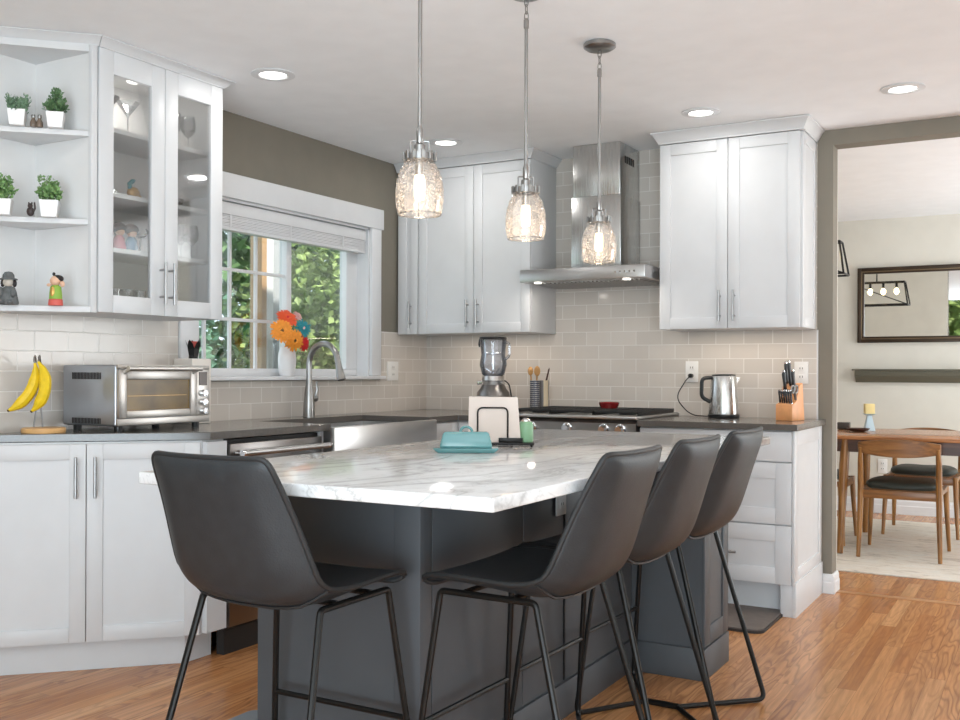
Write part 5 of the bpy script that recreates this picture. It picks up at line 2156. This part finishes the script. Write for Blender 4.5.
def make_chair(label):
    """Danish style chair facing +y, origin at the floor centre"""
    t = thing('dining_chair', label, 'chair', (0, 0, 0), 0, 'walnut dining chairs around the table')
    zf = 0.0105
    for s in (-1, 1):
        mb = MB()
        mb.tube([(s * .232, -.245, zf), (s * .225, -.225, .25), (s * .222, -.215, .45), (s * .222, -.235, .60), (s * .218, -.255, .69)], .015, 12, radii=[.012, .017, .019, .017, .012])
        mb.build('leg', 'walnutv', t)
        mb = MB()
        mb.tube([(s * .240, .250, zf), (s * .228, .235, .25), (s * .222, .225, .43)], .015, 12, radii=[.011, .016, .019])
        mb.build('leg', 'walnutv', t)
    mb = MB()
    for s in (-1, 1):
        mb.prism([(-.215, .405), (.225, .395), (.225, .430), (.0, .425), (-.215, .455)], s * .222 - .010, s * .222 + .010, axis='x')
    mb.box(-.222, .222, -.225, -.205, .375, .425, .002)
    mb.box(-.222, .222, .215, .235, .375, .425, .002)
    mb.build('seat_rail', 'walnut', t)
    mb = MB()
    n = 9
    rows = []
    for j in range(n):
        v = -1 + 2 * j / (n - 1)
        row = []
        for i in range(n):
            u = -1 + 2 * i / (n - 1)
            d = max(abs(u), abs(v)) ** 4
            k = 1 / (1 + .10 * (abs(u * v)) ** 2 * 2)
            row.append((u * .226 * k, v * .214 * k, u, v, d))
        rows.append(row)
    top = [[mb.bm.verts.new((x, y, 0.484 - .030 * d + .012 * abs(u))) for x, y, u, v, d in r] for r in rows]
    bot = [[mb.bm.verts.new((x * .97, y * .97, .428)) for x, y, u, v, d in r] for r in rows]
    for Gd in (top, bot):
        for j in range(n - 1):
            for i in range(n - 1):
                mb.bm.faces.new((Gd[j][i], Gd[j][i + 1], Gd[j + 1][i + 1], Gd[j + 1][i]))
    lp = [(0, i) for i in range(n)] + [(j, n - 1) for j in range(1, n)] + [(n - 1, i) for i in range(n - 2, -1, -1)] + [(j, 0) for j in range(n - 2, 0, -1)]
    for a, b in zip(lp, lp[1:] + lp[:1]):
        mb.bm.faces.new((top[a[0]][a[1]], top[b[0]][b[1]], bot[b[0]][b[1]], bot[a[0]][a[1]]))
    mb.build('seat_cushion', 'seatgreen', t, subsurf=1, auto=180)
    # curved crest rail, deepest in the middle
    mb = MB()
    m = 14
    rings = []
    for i in range(m + 1):
        u = -1 + 2 * i / m
        x = u * .235
        y = -.285 + .045 * u * u
        zc = .690
        hh = .056 - .024 * u * u
        tck = .011
        tilt = .010
        rings.append([mb.bm.verts.new(p) for p in ((x, y - tck, zc - hh), (x, y + tck, zc - hh), (x, y + tck - tilt, zc + hh * .95), (x, y - tck - tilt, zc + hh * .95))])
    for A, B in zip(rings, rings[1:]):
        for j in range(4):
            mb.bm.faces.new((A[j], A[(j + 1) % 4], B[(j + 1) % 4], B[j]))
    mb.bm.faces.new(rings[0][::-1])
    mb.bm.faces.new(rings[-1])
    o = mb.build('backrest', 'walnut', t, auto=60)
    bv = o.modifiers.new('bevel', 'BEVEL')
    bv.width = .005
    bv.segments = 2
    bv.limit_method = 'ANGLE'
    bv.angle_limit = R(50)
    return t


ch = make_chair('walnut dining chair with dark seat, back towards the kitchen')
ch.location = (-0.812, 6.815, 0)
ch.rotation_euler = (0, 0, R(0))
dup(ch, (-0.80, 7.83, 0), 180, 'walnut dining chair on the far side of the table')
dup(ch, (-1.44, 7.16, 0), -90, 'walnut dining chair at the left end of the table')

CH = thing('candle_holder', 'square candle on a pale tapered holder on dining table', 'candle holder', (-1.085, 7.26, TZ + .0005), 20)
mb = MB()
frustum(mb, .034, .034, .014, .014, 0, .105, .002)
frustum(mb, .020, .020, .038, .038, .106, .116, .001)
mb.build('stand', 'paleglass', CH)
mb = MB()
mb.box(-.031, .031, -.031, .031, 0, .068, .003)
o = mb.build('candle', 'candle', None)
o.location = (-1.085, 7.26, TZ + .117)
o.rotation_euler = (0, 0, R(20))
tag(o, 'square cream wax candle standing on the holder', 'candle')
mb = MB()
mb.box(-.04, .04, -.03, .03, 0, .05, .004)
o = mb.build('small_box', pmat('dark_grey_box', srgb(70, 66, 62), .5), loc=(-1.265, 7.35, TZ + .0005))
tag(o, 'small dark box at the left end of dining table', 'box')
mb = MB()
mb.lathe([(0.03, 0), (0.055, .006), (0.075, .022), (0.073, .024), (0.05, .010), (0, .006)], seg=22, cap1=False)
tag(mb.build('bowl', 'darkwood', loc=(-1.13, 7.10, TZ + .0005)), 'low dark bowl left of the candle on dining table', 'bowl')

# mirror and ledge on the far wall
MR = thing('wall_mirror', 'wide bronze framed mirror on the dining room wall', 'mirror', (-0.70, YD - .0005, 1.70))
X0, X1, Z0, Z1 = -.705, .705, -.305, .310
mb = MB()
def frame(mb, x0, x1, z0, z1, w, y0, y1, bev=.003):
    mb.box(x0, x0 + w, y0, y1, z0, z1, bev)
    mb.box(x1 - w, x1, y0, y1, z0, z1, bev)
    mb.box(x0 + w, x1 - w, y0, y1, z0, z0 + w, bev)
    mb.box(x0 + w, x1 - w, y0, y1, z1 - w, z1, bev)


frame(mb, X0, X1, Z0, Z1, .028, -.038, 0)
frame(mb, X0 + .036, X1 - .036, Z0 + .036, Z1 - .036, .014, -.030, 0)
fr = mb.build('frame', 'bronze', MR)
mb = MB()
frame(mb, X0 + .028, X1 - .028, Z0 + .028, Z1 - .028, .008, -.034, 0, .001)
mb.build('inner_moulding', 'bronze2', MR)
mb = MB()
mb.box(X0 + .05, X1 - .05, -.012, -.006, Z0 + .05, Z1 - .05)
mb.build('mirror_glass', 'mirror', MR, smooth=False)

LG = thing('picture_ledge', 'dark olive floating ledge below the dining mirror', 'shelf', (-.72, YD - .0005, 1.12))
mb = MB()
mb.prism([(0, -.05), (-.04, -.05), (-.075, -.01), (-.095, .005), (-.10, .03), (-.10, .045), (0, .045)], -.695, .695, axis='x')
mb.build('moulding', 'shelfgreen', LG, smooth=False)
mb = MB()
mb.box(-.715, .715, -.115, 0, .046, .058, .002)
mb.build('ledge_top', 'shelfgreen', LG)

# linear lantern over the table
LN = thing('lantern_chandelier', 'black metal frame lantern with warm bulbs over dining table', 'chandelier', (-1.50, 7.1, 0))
mb = MB()
hx, hy = .29, .10
zt, zb_ = 2.03, 1.81
C4 = [(-1, -1), (1, -1), (1, 1), (-1, 1)]
tp = [Vector((sx * hx * .88, sy * hy * .55, zt)) for sx, sy in C4]
bt = [Vector((sx * hx, sy * hy, zb_)) for sx, sy in C4]
for P in (tp, bt):
    for i in range(4):
        mb.tube([P[i], P[(i + 1) % 4]], .007, 6)
for i in range(4):
    mb.tube([tp[i], bt[i]], .007, 6)
mb.tube([tp[0], bt[1]], .005, 6)
mb.tube([(-.2, 0, zt), (.2, 0, zt)], .006, 6)
mb.build('frame', 'black', LN)
mb = MB()
mb.cyl((0, 0, zt), (0, 0, CEIL - .02), .006, 8)
mb.lathe([(.06, CEIL - .02), (.06, CEIL - .001)], seg=20)
mb.build('stem', 'black', LN)
for x in (-.18, -.06, .06, .18):
    mb = MB()
    mb.ball((x, 0, zt - .09), (.022, .022, .032), 12, 8)
    mb.build('bulb', 'lanternbulb', LN)
    mb = MB()
    mb.cyl((x, 0, zt - .055), (x, 0, zt), .012, 8)
    mb.build('socket', 'black', LN)

area('downlight_lamp', (-1.9, 6.6, CEIL - .012), 0.13, CAN_POWER, (1.0, 0.985, 0.96), (0, 0, -1), shape='DISK')
area('downlight_lamp', (0.6, 7.6, CEIL - .012), 0.13, CAN_POWER, (1.0, 0.985, 0.96), (0, 0, -1), shape='DISK')

# ================================================================== OUTDOORS
mb = MB()
mb.box(-16, XL - .3, -4, 16, -.35, -.3)
mb.box(-16, XR + 6, -16, YR - .3, -.35, -.3)
struct(mb.build('ground', 'lawn', smooth=False))


def tree(label, loc, rad, hgt, n, size, mat, seed):
    t = thing('tree', label, 'tree', loc, 0, 'trees outside the kitchen window')
    rnd = random.Random(seed)
    mb = MB()
    for k in range(26):
        a = rnd.uniform(0, 2 * math.pi)
        rr = rnd.uniform(0, .7) * rad
        c = (rr * math.cos(a), rr * math.sin(a), rnd.uniform(.12, .92) * hgt)
        leaf_cloud(mb, c, (rad * .42, rad * .42, hgt * .14), n // 26, size, rnd, -.3)
    mb.build('foliage', mat, t, smooth=False)
    mb = MB()
    mb.tube([(0, 0, 0), (.05, .03, hgt * .4), (0, .08, hgt * .8)], .09, 10, radii=[.11, .08, .04])
    mb.build('trunk', 'bark', t)


M['treeA'] = pmat('tree_leaf_dark', srgb(88, 122, 70), .6, noise=.45, nscale=3)
M['treeB'] = pmat('tree_leaf_light', srgb(140, 160, 92), .6, noise=.45, nscale=3)
M['treeC'] = pmat('tree_leaf_blue', srgb(96, 138, 112), .6, noise=.4, nscale=3)
tree('leafy green tree filling the right pane of kitchen window', (-6.3, 8.3, -.3), 1.35, 4.2, 9000, .095, 'treeB', 3)
tree('bluish green shrub behind the left panes of kitchen window', (-6.2, 5.6, -.3), 1.05, 3.9, 8000, .085, 'treeC', 5)
tree('dark green tree standing behind the window trees', (-10.2, 11.8, -.3), 2.4, 6.4, 6500, .24, 'treeA', 8)
tree('dark green tree further left behind the window shrubs', (-10.0, 7.6, -.3), 1.9, 6.4, 6500, .22, 'treeA', 9)
PP = thing('porch_post', 'tan wooden post standing outside the kitchen window', 'post', (-4.5, 4.985, -.3))
mb = MB()
mb.box(-.05, .05, -.025, .025, 0, 3.2, .004)
mb.build('post', 'postwood', PP)
mb = MB()
mb.box(-.03, .04, .026, .10, 0, 3.2, .004)
mb.build('trim_board', 'trimwhite', PP)
mb = MB()
mb.box(-.05, -.01, .101, .225, 0, 3.2, .002)
tag_ = mb.build('siding_panel', 'siding', PP)
# shrub seen in the dining mirror through the rear window
tree('green shrub outside the rear living room window', (-2.0, -7.4, -.3), 2.8, 10.5, 12000, .36, 'treeB', 11)
